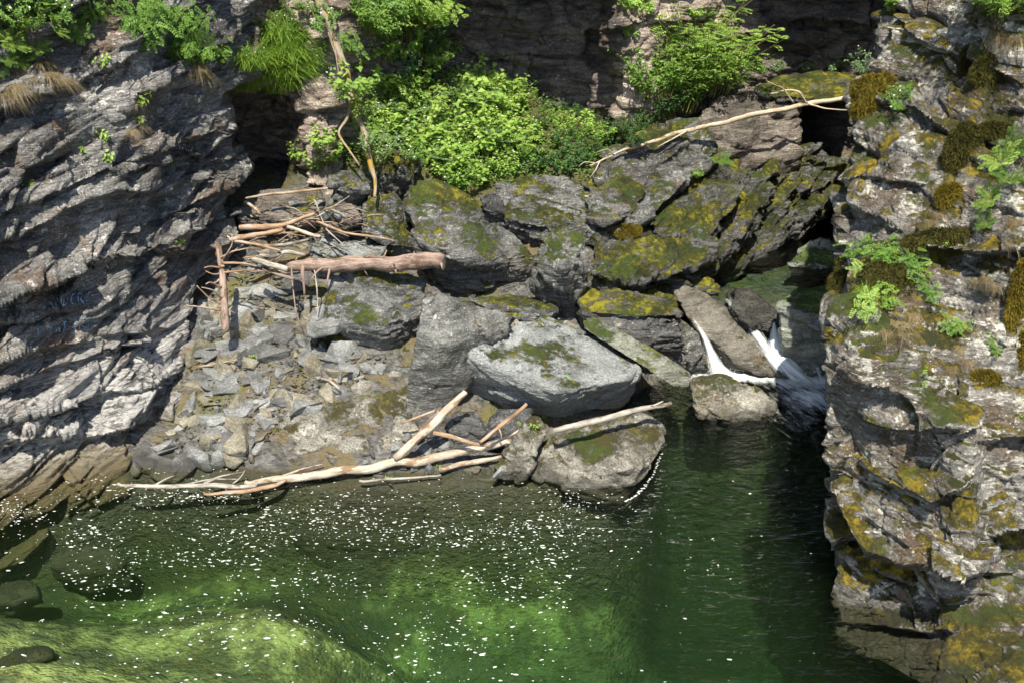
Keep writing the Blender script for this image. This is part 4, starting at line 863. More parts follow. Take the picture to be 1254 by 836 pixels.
def make_fern(n, L, mat=None):
    lv = Leaves(); lines = []
    for k in range(n):
        a = k / n * 6.28 + rng.uniform(-.3, .3); LL = L * rng.uniform(.7, 1.1); out = np.array([math.cos(a), math.sin(a), 0]); el = rng.uniform(.7, 1.25)
        t = np.linspace(0, 1, 30); r = LL * np.sin(t * el) / el; z = LL * (t * math.cos(el * .55) * .95 - .45 * t ** 2.4)
        line = out * r[:, None] + np.array([0, 0, 1.]) * z[:, None]; lines.append(line[::6])
        tan = np.gradient(line, axis=0); side = np.cross(out, (0, 0, 1))
        pl = LL * .2 * np.sin(np.clip(t * 1.05 + .12, 0, 1) * math.pi) ** .7; tint = rng.uniform(.25, .8)
        for sg in (-1, 1): lv.add(line[3:], side * sg + tan[3:] / np.linalg.norm(tan[3:], axis=1, keepdims=True) * .45, np.cross(tan[3:], side) * -1 + rv(27) * .012, pl[3:] * rng.uniform(.85, 1.1, 27), LL * .026, np.clip(tint + rng.normal(0, .13, 27), 0, 1), .22)
    return lv, lines, []
def make_grass(n, L, spread, w=.007, droop=.6, down=0., hang=0.):
    q, t = [], []
    for k in range(n):
        a = rng.uniform(0, 6.28); b = np.array([math.cos(a), math.sin(a), 0]) * spread * math.sqrt(rng.random()); LL = L * rng.uniform(.45, 1.15)
        if rng.random() < hang: a = rng.normal(0, .7)
        a += rng.uniform(-.7, .7); out = np.array([math.cos(a), math.sin(a), 0]); dr = droop * rng.uniform(.4, 1.4); s = np.linspace(0, 1, 5)
        line = b + np.array([0, 0, 1.]) * (LL * (s * (1 - down) - dr * .7 * s ** 2.2))[:, None] + out * (LL * dr * .7 * s ** 1.5)[:, None]
        sd = np.array([-out[1], out[0], 0]) * w; sd = sd * math.cos(rng.uniform(-1, 1)) + out * w * .4
        ww = np.array([1, 1, .85, .6, .1])
        for i in range(4): q.append([line[i] - sd * ww[i], line[i] + sd * ww[i], line[i + 1] + sd * ww[i + 1], line[i + 1] - sd * ww[i + 1]])
        t += [rng.random()] * 4
    lv = Leaves(); lv.q = [np.array(q)]; lv.t = [np.array(t)]
    return lv, [], []
def plant(name, label, cat, spec, mat, group=None, stem='stem', r0=.006):
    lv, lines, fl = spec
    r = empty(name, (0, 0, 0), label, cat, group)
    obj('blades' if name.startswith('grass') else 'foliage', lv.mesh('foliage'), M[mat], r)
    if lines: obj('stem', stem_lines('stem', lines, r0, r0 * .4), M['stem'], r)
    if fl:
        lf = Leaves()
        for p in fl:
            az = np.linspace(0, 6.28, 7)[:-1]; d = np.stack([np.cos(az), np.sin(az), az * 0 + .3], -1)
            lf.add(np.repeat(np.array(p)[None], 6, 0), d, (0, 0, 1.), .016, .013, .9)
        obj('flower', lf.mesh('flower'), M['flower'], r)
    return r
PROTO = {}
def proto(key, *a):
    PROTO[key] = plant(*a)
def put(key, px, py, label, s=1., group=None, tilt=.35, lift=0., rz=None, mat=None, used={}):
    loc, nor, ob = hit(px, py)
    if loc is None: return None
    if key in ('straw', 'grass'): tilt = .1; rz = math.atan2(nor.y, nor.x) + random.uniform(-.4, .4)
    o = PROTO[key]
    if key in used: o = copy_tree(o)
    used[key] = 1
    if key == 'straw': s *= .6
    o.location = loc + Vector((0, 0, lift)); o.scale = (s * random.uniform(.9, 1.1), s * random.uniform(.9, 1.1), s * random.uniform(.88, 1.12))
    up = (Vector((0, 0, 1)) * (1 - tilt) + nor * tilt).normalized(); e = (up.to_track_quat('Z', 'Y') @ Matrix.Rotation(random.uniform(0, 6.28) if rz is None else rz, 3, 'Z').to_quaternion()).to_euler(); o.rotation_euler = e
    for k in ('label', 'group'):
        if k in o: del o[k]
    o['label'] = label
    if group: o['group'] = group
    return o
HG = 'leafy herbs on the plant slope'
for k in range(3): proto('herb%d' % k, 'leafy_plant', '', 'plant', make_herb((26, 30, 18)[k], .36, (.42, .34, .5)[k], (.07, .055, .105)[k], None, (11, 13, 9)[k], (.62, .45, .75)[k], .5, .05 if k else .12), ('leafy', 'leaf', 'leafy')[k])
proto('herbd', 'leafy_plant', '', 'plant', make_herb(24, .34, .38, .07, None, 11, .62, .5, 0), 'leafd')
proto('herbb', 'leafy_plant', '', 'plant', make_herb(22, .34, .4, .06, None, 9, .6, .5, .1, False), 'leafb')
proto('fern', 'fern', '', 'fern', make_fern(13, .5), 'leafb')
proto('fernl', 'fern', '', 'fern', make_fern(14, .55), 'leafy')
proto('fernd', 'fern', '', 'fern', make_fern(13, .5), 'leaf')
proto('grass', 'grass_tuft', '', 'grass tuft', make_grass(300, .5, .14, .0038, .85, .1, .7), 'grass')
proto('straw', 'grass_tuft', '', 'grass tuft', make_grass(260, .34, .14, .0028, 1.5, .6, .85), 'straw')
proto('rowan', 'rowan_shoot', '', 'shrub', make_herb(7, .16, .45, .055, None, 7, .4, .6, 0, True), 'leaf')
proto('rowanl', 'rowan_shoot', '', 'shrub', make_herb(6, .12, .36, .05, None, 6, .4, .7, 0, True), 'leafy')
proto('sprig', 'small_plant', '', 'plant', make_herb(5, .06, .14, .045, None, 5, .6, .6), 'leafy')
proto('bush', 'bush', '', 'bush', make_herb(70, .55, .95, .085, None, 17, .5, .75), 'leaf', None, 'stem', .008)
proto('bushl', 'bush', '', 'bush', make_herb(60, .5, .95, .06, None, 9, .4, .75, 0, True), 'leafy', None, 'stem', .008)
proto('bushd', 'bush', '', 'bush', make_herb(60, .5, .8, .08, None, 16, .5, .75), 'leafd', None, 'stem', .008)
refresh()
slope = [(425, 120), (470, 95), (520, 110), (560, 92), (640, 118), (660, 160), (690, 176), (720, 196), (690, 212), (640, 208), (600, 216), (575, 232), (540, 220), (500, 200), (470, 200), (440, 190), (432, 160)]
L1 = 'one of the many sunlit yellow-green leafy herbs covering the slope'
cnt = 0
for i, (x, y) in enumerate(sorted(scatter(slope, 74, 13), key=lambda q: q[1])):
    if x > 655: put('herbd', x, y, 'one of the dark green leafy herbs at the right end of the plant slope', .85, 'dark herbs on the plant slope')
    else: put(('herb0', 'herb2', 'herb1', 'herb2', 'herbb', 'herb0', 'herb1')[i % 7], x, y, L1, random.uniform(.55, 1.3), HG)
for x, y, s in ((540, 172, 1.15), (520, 185, .9), (598, 168, 1.), (575, 190, .8), (560, 160, .9)): put('fernl', x, y, 'one of the pale sunlit ferns in the middle of the plant slope', s, 'pale ferns in the middle of the slope')
for x, y, s in ((505, 150, 1.2), (555, 130, 1.1), (620, 185, 1.), (545, 205, .9), (590, 140, 1.2), (485, 175, 1.)): put('fern', x, y, 'one of the tall bluish ferns standing above the herbs of the slope', s, 'tall bluish ferns on the slope', lift=.12)
for x, y, s in ((530, 150, 1.1), (610, 150, 1.), (640, 190, .9), (565, 210, .9), (500, 120, 1.1), (470, 110, 1.)): put('rowanl', x, y, 'one of the feathery light shoots rising out of the herbs of the slope', s * 1.5, 'feathery shoots on the slope', lift=.05)
for x, y, s in ((448, 128, 1.), (462, 140, 1.1), (480, 150, .9)): put('fern', x, y, 'one of the bluish ferns right of the leaning trunk', s, 'bluish ferns right of the leaning trunk')
for x, y in ((600, 108), (615, 112), (585, 104), (628, 125), (570, 112), (480, 118)): put('grass', x, y, 'one of the tall green grass tufts at the foot of the dark wall', 1.1, 'grass tufts at the foot of the dark wall')
for x, y, s in ((400, 196, .8), (385, 206, .75), (375, 192, .7), (395, 180, .7)): put('herb2', x, y, 'one of the bright green leafy herbs left of the leaning trunk', s, 'herbs left of the leaning trunk')
for x, y in ((655, 150), (668, 162), (645, 140)): put('straw', x, y, 'one of the dry grass tufts at the right end of the plant slope', .9, 'dry tufts at the end of the slope')
for x, y, k in ((690, 142, 'straw'), (700, 150, 'straw'), (684, 150, 'herb0'), (712, 158, 'herb2'), (725, 165, 'herb0'), (705, 170, 'herb1'), (735, 172, 'herb2'), (720, 150, 'herbd'), (735, 158, 'herbd'), (700, 140, 'herbd'), (680, 136, 'herbd'), (672, 142, 'straw'), (745, 168, 'herbd'), (693, 160, 'herb0')):
    put(k, x, y, {'straw': 'one of the dry tufts on the bare ground under the dark wall', 'herbd': 'one of the dark herbs at the very foot of the dark wall'}.get(k, 'one of the light green herbs between the slope and the lit buttress'), .7, {'straw': 'dry tufts under the dark wall', 'herbd': 'dark herbs at the wall foot'}.get(k, 'light herbs below the buttress'))
for x, y, s, k in ((490, 30, 1., 'bushl'), (515, 20, .9, 'bushl'), (470, 45, .8, 'herb0'), (505, 60, .9, 'herb2'), (485, 75, .9, 'herb0'), (530, 75, .9, 'herb2'), (460, 70, .9, 'herb2'), (440, 80, .7, 'herb0'), (545, 60, .7, 'herb2')):
    put(k, x, y, 'one of the light feathery bushes high on the back wall beside the dark face' if k == 'bushl' else 'one of the bright herbs climbing the back wall beside the dark face', s, 'light bushes on the back wall' if k == 'bushl' else 'bright herbs climbing the back wall', .4)
# shrubs on the back wall, left of the dark face
for x, y, s, k in ((500, 45, .8, 'bush'), (470, 60, .7, 'herb1'), (520, 65, .7, 'bushd'), (450, 30, .8, 'bush'), (480, 12, .9, 'bush'), (535, 40, .6, 'bushd'), (500, 85, .9, 'herbd'), (455, 95, .7, 'herb2'), (525, 92, .9, 'herbd')):
    put(k, x, y, {'bush': 'one of the green bushes clinging to the back wall beside the dark face', 'bushd': 'one of the dark bushes growing at the edge of the dark face'}.get(k, 'one of the herbs growing on the broken ground below the bushes'), s, {'bush': 'bushes on the back wall', 'bushd': 'dark bushes by the dark face'}.get(k, 'herbs below the bushes'), .5)
for i, (x, y) in enumerate(((305, 108), (322, 110), (340, 112), (355, 108), (318, 98), (335, 88), (350, 96), (365, 92), (345, 78), (330, 72), (360, 75), (310, 84), (352, 60), (340, 50))):
    put('grass', x, y, 'one of the lush grass tufts hanging over the mouth of the cave', 1.6, 'grass hanging over the cave', .6)
for x, y, s in ((370, 50, .8), (345, 45, .9), (325, 62, .6), (390, 62, .8), (400, 30, .9), (350, 18, .9), (312, 70, .7), (380, 72, .9), (360, 30, .9), (375, 15, .9), (395, 90, .7), (325, 40, .8)): put('herb1', x, y, 'one of the leafy herbs on the ledge above the cave', s, 'herbs above the cave', .5)
for x, y, s in ((425, 20, .8), (430, 60, .7)): put('rowan', x, y, 'one of the light leafy shoots behind the leaning trunk', s * 1.4, 'shoots behind the trunk', .5)
# right hand bush
put('bushl', 862, 108, 'feathery yellow-green bush on the bedrock above the fallen branch', 1.5, None, .2)
put('bushl', 842, 88, 'tall feathery bush against the lit buttress', 1.3, None, .2)
put('bush', 826, 128, 'rounded mid-green bush left of the feathery one', 1.15, None, .2)
put('bush', 800, 120, 'leafy green bush in front of the lit buttress', .95, None, .2)
put('bushd', 812, 140, 'dark bush just above the fallen branch', .75, None, .2)
put('bushd', 775, 168, 'dark low bush left of the lit buttress foot', .55, None, .2)
for x, y, s in ((748, 178, .8), (765, 165, .8), (735, 190, .7), (720, 185, .8), (790, 150, .8), (700, 168, .7), (780, 178, .7)): put('herbd', x, y, 'one of the dark herbs between the slope and the fallen branch', s, 'dark herbs by the fallen branch')
put('fernd', 879, 197, 'single dark green fern on the bedrock below the fallen branch', .75)
for x, y, s in ((900, 105, .7), (912, 95, .6), (930, 88, .6), (890, 92, .7)): put('rowan', x, y, 'one of the thin shoots growing right of the feathery bush', s * 1.2, 'thin shoots right of the feathery bush')
for x, y, s in ((950, 86, .6), (985, 84, .6), (1020, 82, .6), (1060, 84, .6), (1035, 78, .5)): put('herbb', x, y, 'one of the bluish herbs on the ledge at the back', s, 'bluish herbs on the back ledge')
put('herb0', 850, 215, 'small yellow-green herb below the light stripe on the bedrock', .4)
for x, y, s in ((765, 8, .8), (785, 14, .7), (770, 45, .5), (850, 20, .5)): put('herb2', x, y, 'one of the herbs rooted high on the lit buttress', s * .9, 'herbs on the buttress', .5)
# top left corner
for x, y, s, k in [(random.uniform(-5, 135), random.uniform(2, 92), random.uniform(.36, .65), random.choice(['fernl', 'fernd', 'fernd', 'fernl'])) for _ in range(44)]:
    if y > 96 - .55 * x: continue
    put(k, x, y, 'one of the ferns growing in the top corner of the left wall', s, 'ferns on top of the left wall', .5)
for x, y, s in ((10, 10, .9), (40, 35, .8), (70, 10, .9), (30, 55, .6), (100, 40, .6), (130, 5, .8)): put('herb1', x, y, 'one of the leafy herbs in the top corner of the left wall', s, 'herbs on top of the left wall', .5)
for x, y in ((15, 105), (40, 98), (60, 92), (75, 98), (5, 115), (30, 80), (50, 75)): put('straw', x, y, 'one of the brown dry tufts hanging in the top corner of the left wall', 1.2, 'dry tufts on top of the left wall', .6)
for x, y, s in ((175, 35, 1.2), (200, 30, 1.3), (215, 50, 1.1), (190, 18, 1.3), (235, 62, 1.), (250, 75, .9), (205, 72, .9), (160, 25, 1.), (262, 66, .9), (270, 80, .8), (225, 38, 1.1), (180, 55, .9), (245, 48, 1.)): put('rowan', x, y, 'one of the feathery rowan shoots on the upper left wall', s, 'rowan shoots on the upper left wall', .6)
for x, y in ((243, 85), (250, 92), (238, 78)): put('straw', x, y, 'one of the dry tufts below the rowan shoots of the left wall', 1.1, 'dry tufts below the rowan shoots', .6)
for x, y in ((167, 128), (165, 142), (172, 155), (160, 160)): put('straw', x, y, 'one of the dry tufts in the crack of the left wall', .7, 'dry tufts in the crack', .6)
for x, y, s in ((168, 120, .9), (128, 198, 1.), (126, 172, .8), (105, 185, .7), (206, 202, .7), (130, 80, .8), (222, 300, .5), (40, 228, .5), (166, 148, .7)): put('sprig', x, y, 'one of the small green plants in the cracks of the left wall', s * 1.6, 'small plants in the left wall', .6)
# small sprigs
for x, y, s, lab in ((306, 437, .9, 'small bright green plant alone on the scree'), (662, 510, 1.1, 'small green plant between the flat-topped boulder and the wide low boulder'), (655, 522, 1., 'green sprig on the narrow pale slab'), (640, 520, .8, 'little green sprig at the top of the narrow pale slab'),
      (475, 584, .6, 'tiny yellow-green sprig under the long floating trunk'), (540, 570, .5, 'tiny green sprig between two pieces of driftwood at the waterline'), (696, 463, .6, 'tiny green tuft on the edge of the flat-topped boulder'), (480, 308, .7, 'little green plant beside the bluish block')):
    put('sprig', x, y, lab, s)
# right wall
for x, y, s, k, lab in ((1062, 345, 1., 'rowanl', 'yellow-green rowan shoot at the edge of the right wall ledge'), (1050, 315, .8, 'rowan', 'rowan shoot at the left upper edge of the ledge'), (1085, 320, 1., 'rowan', 'tall rowan shoot in the middle of the ledge'), (1090, 375, 1., 'rowanl', 'bright rowan shoot low on the ledge'),
     (1118, 335, .8, 'rowan', 'rowan shoot at the right of the ledge'), (1066, 380, .8, 'rowanl', 'low bright shoot hanging from the ledge'), (1138, 365, .7, 'rowan', 'small rowan shoot right of the grassy ledge'), (1155, 300, .6, 'sprig', 'small green plant above the grassy ledge'),
     (1160, 400, .55, 'rowan', 'small shoot by the grey stone on the right wall'), (1170, 408, .55, 'rowanl', 'yellowish small shoot right of the grey stone'), (1215, 430, .45, 'rowan', 'single little shoot on the pale part of the right wall'), (1130, 455, .5, 'sprig', 'tiny plant in the middle of the right wall'), (1132, 472, .5, 'sprig', 'tiny plant lower in the middle of the right wall'), (1250, 510, .6, 'sprig', 'small plant at the right border low on the wall'),
     (1225, 200, .62, 'fernl', 'feathery light green fern at the right border, upper one'), (1235, 225, .6, 'fernd', 'feathery green fern at the right border, middle one'), (1215, 245, .5, 'fernl', 'feathery fern at the right border, lowest one'), (1245, 180, .55, 'fernd', 'feathery green fern highest at the right border'), (1100, 15, .6, 'herb2', 'yellow-green plant at the top edge of the right wall'),
     (1105, 125, .6, 'herb1', 'green plant beside the big moss cushion'), (1240, 15, .8, 'bushl', 'yellowish bush in the top right corner'), (1215, 8, .6, 'bushl', 'small yellowish bush beside the one in the top right corner'), (1210, 275, .42, 'fernd', 'low fern under the feathery ones')):
    put(k, x, y, lab, s, None, .5)
for x, y, s in ((1095, 395, 1.2), (1105, 400, 1.1), (1085, 405, 1.1), (1115, 385, 1.), (1075, 360, 1.), (1098, 370, 1.), (1070, 330, .8), (1108, 410, 1.)): put('straw', x, y, 'one of the dry grass tufts hanging from the ledge of the right wall', s * .9, 'dry grass on the right ledge', .5)
for x, y, s in ((1075, 345, .7), (1060, 365, .7), (1085, 355, .7)): put('grass', x, y, 'one of the green grass tufts on the ledge of the right wall', s * .7, 'green grass on the right ledge', .5)
for x, y, s in ((1175, 425, .8), (1182, 440, .8), (1165, 450, .7), (1195, 345, .8), (1210, 340, .8), (1140, 270, .8), (1150, 262, .7), (1240, 300, 1.), (1235, 320, 1.), (1245, 270, 1.), (1222, 350, .7)): put('straw', x, y, 'one of the dry tufts hanging on the face of the right wall', s * .8, 'dry tufts on the right wall', .6)
for x, y, s in ((1200, 20, 1.), (1225, 40, 1.2), (1245, 45, 1.2), (1215, 30, 1.)): put('straw', x, y, 'one of the dry tufts in the top right corner', s, 'dry tufts in the top right corner', .6)
for o in PROTO.values():
    if not o.get('label'):
        for c in list(o.children): bpy.data.objects.remove(c)
        bpy.data.objects.remove(o)

# moss cushions
def cushion(px, py, wx, wy, mat, label):
    loc, nor, ob = hit(px, py)
    if loc is None: return
    d = (loc - Vector((0, 0, CAMH))).length / FPX
    a, b = wx * d / 2, wy * d / 2; n = 5200
    dirs = rv(n); dirs /= np.linalg.norm(dirs, axis=1, keepdims=True)
    p = dirs * np.array([a, min(a, b) * .26, b]); p *= (1 + .45 * fbm(p * 7 + px, 3))[:, None]
    lv = Leaves(); lv.add(p, dirs + rv(n) * .6, rv(n), .06, .008, np.clip(.5 + .5 * fbm(p * 14, 2) + rng.normal(0, .15, n), 0, 1), .2)
    r = empty('moss_cushion', loc, label, 'moss')
    bm = bmesh.new(); bmesh.ops.create_icosphere(bm, subdivisions=5, radius=1); me = bpy.data.meshes.new('pad'); bm.to_mesh(me); bm.free()
    v = get_v(me) * np.array([a, min(a, b) * .26, b]) * .97; v *= (1 + .45 * fbm(v * 7 + px, 3))[:, None]; set_v(me, v); set_attr(me, 'tint', np.clip(.35 + .5 * fbm(v * 14, 2), 0, 1))
    me.polygons.foreach_set('use_smooth', np.ones(len(me.polygons), bool))
    obj('pad', me, M[mat], r); obj('tufts', lv.mesh('tufts'), M[mat], r)
for px, py, wx, wy, mat, lab in ((1068, 116, 56, 46, 'mossc', 'big golden moss cushion hanging on the ledge at the edge of the right wall'), (1215, 92, 36, 40, 'mossg', 'dark green-brown moss cushion high on the right wall'), (1188, 78, 18, 34, 'mossg', 'narrow dark moss cushion left of the larger one high on the right wall'), (1162, 240, 28, 26, 'mossc', 'round golden moss cushion above the ledge plants'),
      (1180, 185, 34, 56, 'mossg', 'dark moss patch beside the feathery ferns'), (1028, 222, 20, 38, 'mossc', 'yellow moss cushion on the left edge of the right wall'), (1035, 345, 34, 60, 'mossg', 'rounded moss bank under the rowan shoots at the wall edge'), (1222, 160, 40, 18, 'mossg', 'flat dark moss patch below the lichen band'), (1205, 462, 34, 16, 'mossc', 'golden moss patch on the right wall below the pale rock'), (1085, 355, 60, 70, 'mossg', 'broad moss bank carrying the grass of the ledge'),
      (1248, 360, 16, 70, 'mossc', 'hanging golden moss strip at the right border'), (1250, 440, 14, 60, 'mossc', 'lower hanging golden moss strip at the right border'), (1165, 295, 90, 26, 'mossg', 'long brown moss overhang above the grey recess'), (768, 283, 34, 14, 'mossc', 'bright yellow moss patch on the mossy bedrock slab')):
    cushion(px, py, wx, wy, mat, lab)
# low ground cover of the slope
refresh()
lv = Leaves()
big = [(415, 205), (425, 110), (470, 80), (530, 80), (570, 85), (650, 115), (720, 190), (790, 150), (800, 170), (720, 215), (640, 215), (575, 238), (520, 215), (470, 205)]
bp, bn = [], []
for x, y in scatter(big, 2600):
    loc, nor, ob = hit(x, y)
    if loc is not None and ob.name.startswith('ground'): bp.append(loc)
bp = np.array(bp)
for k in range(5):
    q = bp + rv(len(bp)) * np.array([.12, .12, .0]); q[:, 2] = ground_z(q[:, 0], q[:, 1]) + rng.uniform(.05, .3, len(q))
    d = rv(len(q)); d[:, 2] = abs(d[:, 2]) * .3
    lv.add(q, d, np.array([[0, 0, 1.]]) + rv(len(q)) * .35, rng.uniform(.04, .09, len(q)), rng.uniform(.03, .05, len(q)), np.clip(rng.normal(.5, .25, len(q)), 0, 1))
tag(obj('undergrowth', lv.mesh('undergrowth'), M['leaf']), 'low green ground cover between the herbs of the slope', None, None, 'stuff')

# ------------------------------------------------------------------ woods above the gorge (seen mirrored in the pool)
lv = Leaves()
cs = []
for k in range(240):
    x = random.uniform(-15, 15); y = random.uniform(22.6, 28); z = random.uniform(6.6, 15)
    if x > 9 or x < -9: y = random.uniform(14, 30)
    cs.append((x, y, z))
for c in cs:
    n = 120; p = np.array(c) + rv(n) * np.array([.8, .8, .6]); lv.add(p, rv(n), np.array([[0, 0, 1.]]) + rv(n) * .5, .24, .16, np.clip(rng.normal(.5, .25, n), 0, 1))
tag(obj('forest', lv.mesh('forest'), M['needle']), 'green leafy woods standing above the gorge', None, None, 'stuff')

# ------------------------------------------------------------------ water
def water_mat(name, absorb, dens, ripple=1., calm=.35, scat=0.):
    T = NT(name); co = T.n('ShaderNodeTexCoord').outputs['Object']
    mp = T.mapping(co, (0, 0, .25), (1., 2.1, 1))
    n1 = T.noise(mp, 2.2, 3, .5, .6); n2 = T.noise(mp, 9., 3, .5, .4)
    sx = T.n('ShaderNodeSeparateXYZ'); T.put(sx.inputs[0], co)
    # the current runs from the cascade along the right wall, the left side lies still
    cur = T.ss(T.math('ADD', sx.outputs[0], T.math('MULTIPLY', T.noise(co, .6, 2), 1.)), .2, 2.6)
    fall = T.n('ShaderNodeVectorMath', operation='DISTANCE'); T.put(fall.inputs[0], co); fall.inputs[1].default_value = (3.7, 15.2, 0)
    near = T.ss(fall.outputs['Value'], 3.2, .4)
    amp = T.math('ADD', T.math('ADD', T.math('MULTIPLY', cur, .8), calm), T.math('MULTIPLY', near, 2.))
    h = T.math('MULTIPLY', T.math('ADD', n1, T.math('MULTIPLY', n2, .3)), amp)
    nm = T.bump(h, .05 * ripple, 1.)
    fr = T.n('ShaderNodeFresnel'); fr.inputs['IOR'].default_value = 1.333; T.put(fr.inputs['Normal'], nm)
    tr = T.n('ShaderNodeBsdfTransparent'); gl = T.n('ShaderNodeBsdfGlossy'); gl.inputs['Roughness'].default_value = .03; T.put(gl.inputs['Normal'], nm)
    mx = T.n('ShaderNodeMixShader'); T.put(mx.inputs[0], fr.outputs[0]); T.t.links.new(tr.outputs[0], mx.inputs[1]); T.t.links.new(gl.outputs[0], mx.inputs[2])
    va = T.n('ShaderNodeVolumeAbsorption'); va.inputs['Color'].default_value = (*absorb, 1); va.inputs['Density'].default_value = dens
    vs = T.n('ShaderNodeVolumeScatter'); vs.inputs['Color'].default_value = (.42, .75, .26, 1); vs.inputs['Density'].default_value = scat; va2 = T.n('ShaderNodeAddShader')
    T.t.links.new(va.outputs[0], va2.inputs[0]); T.t.links.new(vs.outputs[0], va2.inputs[1])
    T.t.links.new(va2.outputs[0] if scat else va.outputs[0], T.out.inputs['Volume'])
    return T.finish(mx.outputs[0])
def box_mesh(x0, x1, y0, y1, z0, z1):
    bm = bmesh.new(); bmesh.ops.create_cube(bm, size=1); me = bpy.data.meshes.new('water')
    for v in bm.verts: v.co = ((x0 + x1) / 2 + v.co.x * (x1 - x0), (y0 + y1) / 2 + v.co.y * (y1 - y0), (z0 + z1) / 2 + v.co.z * (z1 - z0))
    bm.to_mesh(me); bm.free(); return me
tag(obj('water', box_mesh(-12.5, 12.5, 2.3, 16.3, -4, 0), water_mat('pool_water', (.66, .79, .66), 1., 1.9, .14, .02)), 'clear deep green water of the pool flecked with foam', None, None, 'structure')
tag(obj('water', box_mesh(2.6, 7.5, 16.62, 23, -.5, .97), water_mat('upper_water', (.3, .6, .3), .8, .35, .4)), 'dark still water of the small upper pool behind the cascade', None, None, 'structure')

# white water
def fall_mat():
    T = NT('white_water'); uv = T.n('ShaderNodeAttribute', attribute_name='across'); ul = T.n('ShaderNodeAttribute', attribute_name='along'); ue = T.n('ShaderNodeAttribute', attribute_name='dens')
    cb = T.n('ShaderNodeCombineXYZ'); T.put(cb.inputs[0], uv.outputs['Fac']); T.put(cb.inputs[1], ul.outputs['Fac'])
    st = T.noise(T.mapping(cb.outputs[0], scale=(6, 1.1, 1)), 1.8, 7, .66, .9)
    f = T.ss(T.math('ADD', T.math('MULTIPLY', st, 1.25), T.math('SUBTRACT', ue.outputs['Fac'], .72)), .1, .78)
    b = T.bsdf(T.mix(T.ss(st, .3, .65), (.62, .68, .7), (.8, .84, .85)), .4, T.bump(st, .008, .5), .4)
    sc = T.n('ShaderNodeBsdfTranslucent'); sc.inputs[0].default_value = (.45, .52, .56, 1)
    m0 = T.n('ShaderNodeMixShader'); m0.inputs[0].default_value = .25; T.t.links.new(b, m0.inputs[1]); T.t.links.new(sc.outputs[0], m0.inputs[2])
    tr = T.n('ShaderNodeBsdfTransparent'); mx = T.n('ShaderNodeMixShader'); T.put(mx.inputs[0], f); T.t.links.new(tr.outputs[0], mx.inputs[1]); T.t.links.new(m0.outputs[0], mx.inputs[2])
    return T.finish(mx.outputs[0])
M['fall'] = fall_mat()
def fall(label, left, right, dens, bulge=.06, lift=.0):
    """a stream between two banks, each a list of (px,py,Y)"""
    n = 60; m = 22; t = np.linspace(0, 1, n)
    def cur(k):
        q = np.array([P(*w) for w in k]); s = np.linspace(0, 1, len(q)); c = np.stack([np.interp(t, s, q[:, i]) for i in range(3)], -1)
        for _ in range(6): c[1:-1] = (c[:-2] + 2 * c[1:-1] + c[2:]) / 4
        return c
    A, Bq = cur(left), cur(right); u = np.linspace(0, 1, m)
    p = A[:, None] * (1 - u)[None, :, None] + Bq[:, None] * u[None, :, None]
    nr = np.array([0., -.7, .7]); sd = fbm(np.stack([np.broadcast_to(u[None] * 9, (n, m)), np.broadcast_to(t[:, None] * 1.6, (n, m)), np.zeros((n, m)) + left[0][0]], -1), 3)
    p = p + nr * (bulge * np.sin(np.pi * u)[None, :, None] + .09 * sd[..., None] * t[:, None, None] ** .5 + lift)
    i = (np.arange(n - 1)[:, None] * m + np.arange(m - 1)).ravel(); f = np.stack([i, i + 1, i + m + 1, i + m], -1)
    pv = p.reshape(-1, 3); extra_a, extra_l, extra_d = [], [], []
    V2, F2 = [pv], [f]; off = len(pv); lr = np.random.default_rng(len(label))
    for k in range(int(45 * max(dens))):
        tt = 1 - abs(lr.normal(0, .22)); tt = min(1, max(0, tt)); uu = lr.uniform(-.25, 1.25)
        c0 = np.array([np.interp(tt, t, A[:, c]) * (1 - uu) + np.interp(tt, t, Bq[:, c]) * uu for c in range(3)]) + nr * abs(lr.normal(.03, .08)); s0 = lr.uniform(.003, .009)
        V2.append(c0 + s0 * np.array([[1, 0, 0], [0, 0, 1.3], [-1, 0, 0], [0, 0, -1.3]])); F2.append(np.array([[off, off + 1, off + 2, off + 3]])); off += 4
    me = mesh_np('waterfall', np.concatenate(V2), np.concatenate(F2)); nx_ = off - len(pv)
    ex = lambda a, fill: np.concatenate([a.ravel(), np.linspace(0, 37, nx_) if fill else np.full(nx_, fill)])
    set_attr(me, 'across', ex(np.broadcast_to(u[None] * np.linalg.norm(A - Bq, axis=1).mean() * 2.2, (n, m)), .3)); set_attr(me, 'along', ex(np.broadcast_to(t[:, None] + left[0][0], (n, m)), .3))
    dn = np.interp(t, np.linspace(0, 1, len(dens)), dens)[:, None] - .7 * (1 - np.clip(np.minimum(u, 1 - u) * 2.4, 0, 1))[None] ** 1.2
    set_attr(me, 'dens', ex(dn, .58))
    return tag(obj('waterfall', me, M['fall']), label, 'waterfall')
fall('bright narrow stream pouring down left of the tilted slab', [(846, 394, 16.05), (853, 408, 15.95), (861, 430, 15.75), (866, 450, 15.55), (866, 464, 15.4)], [(853, 393, 16.1), (866, 410, 15.98), (878, 432, 15.8), (891, 449, 15.6), (912, 462, 15.42)], [.42, .6, .72, .85, .95], .07)
fall('thin veil of water sliding over the right half of the tilted slab', [(876, 368, 16.62), (893, 388, 16.38), (920, 422, 16.), (944, 454, 15.6)], [(904, 370, 16.62), (926, 392, 16.4), (950, 428, 15.95), (972, 460, 15.55)], [.3, .56, .66, .78], .02, .08)
fall('white tumbling stream between the black rock and the green-topped boulder', [(942, 400, 16.15), (937, 418, 16.), (936, 438, 15.75), (950, 462, 15.45), (962, 476, 15.3)], [(950, 396, 16.15), (958, 418, 15.98), (972, 438, 15.75), (998, 458, 15.5), (1030, 482, 15.3)], [.55, .8, .9, .85, .55, .0], .12)
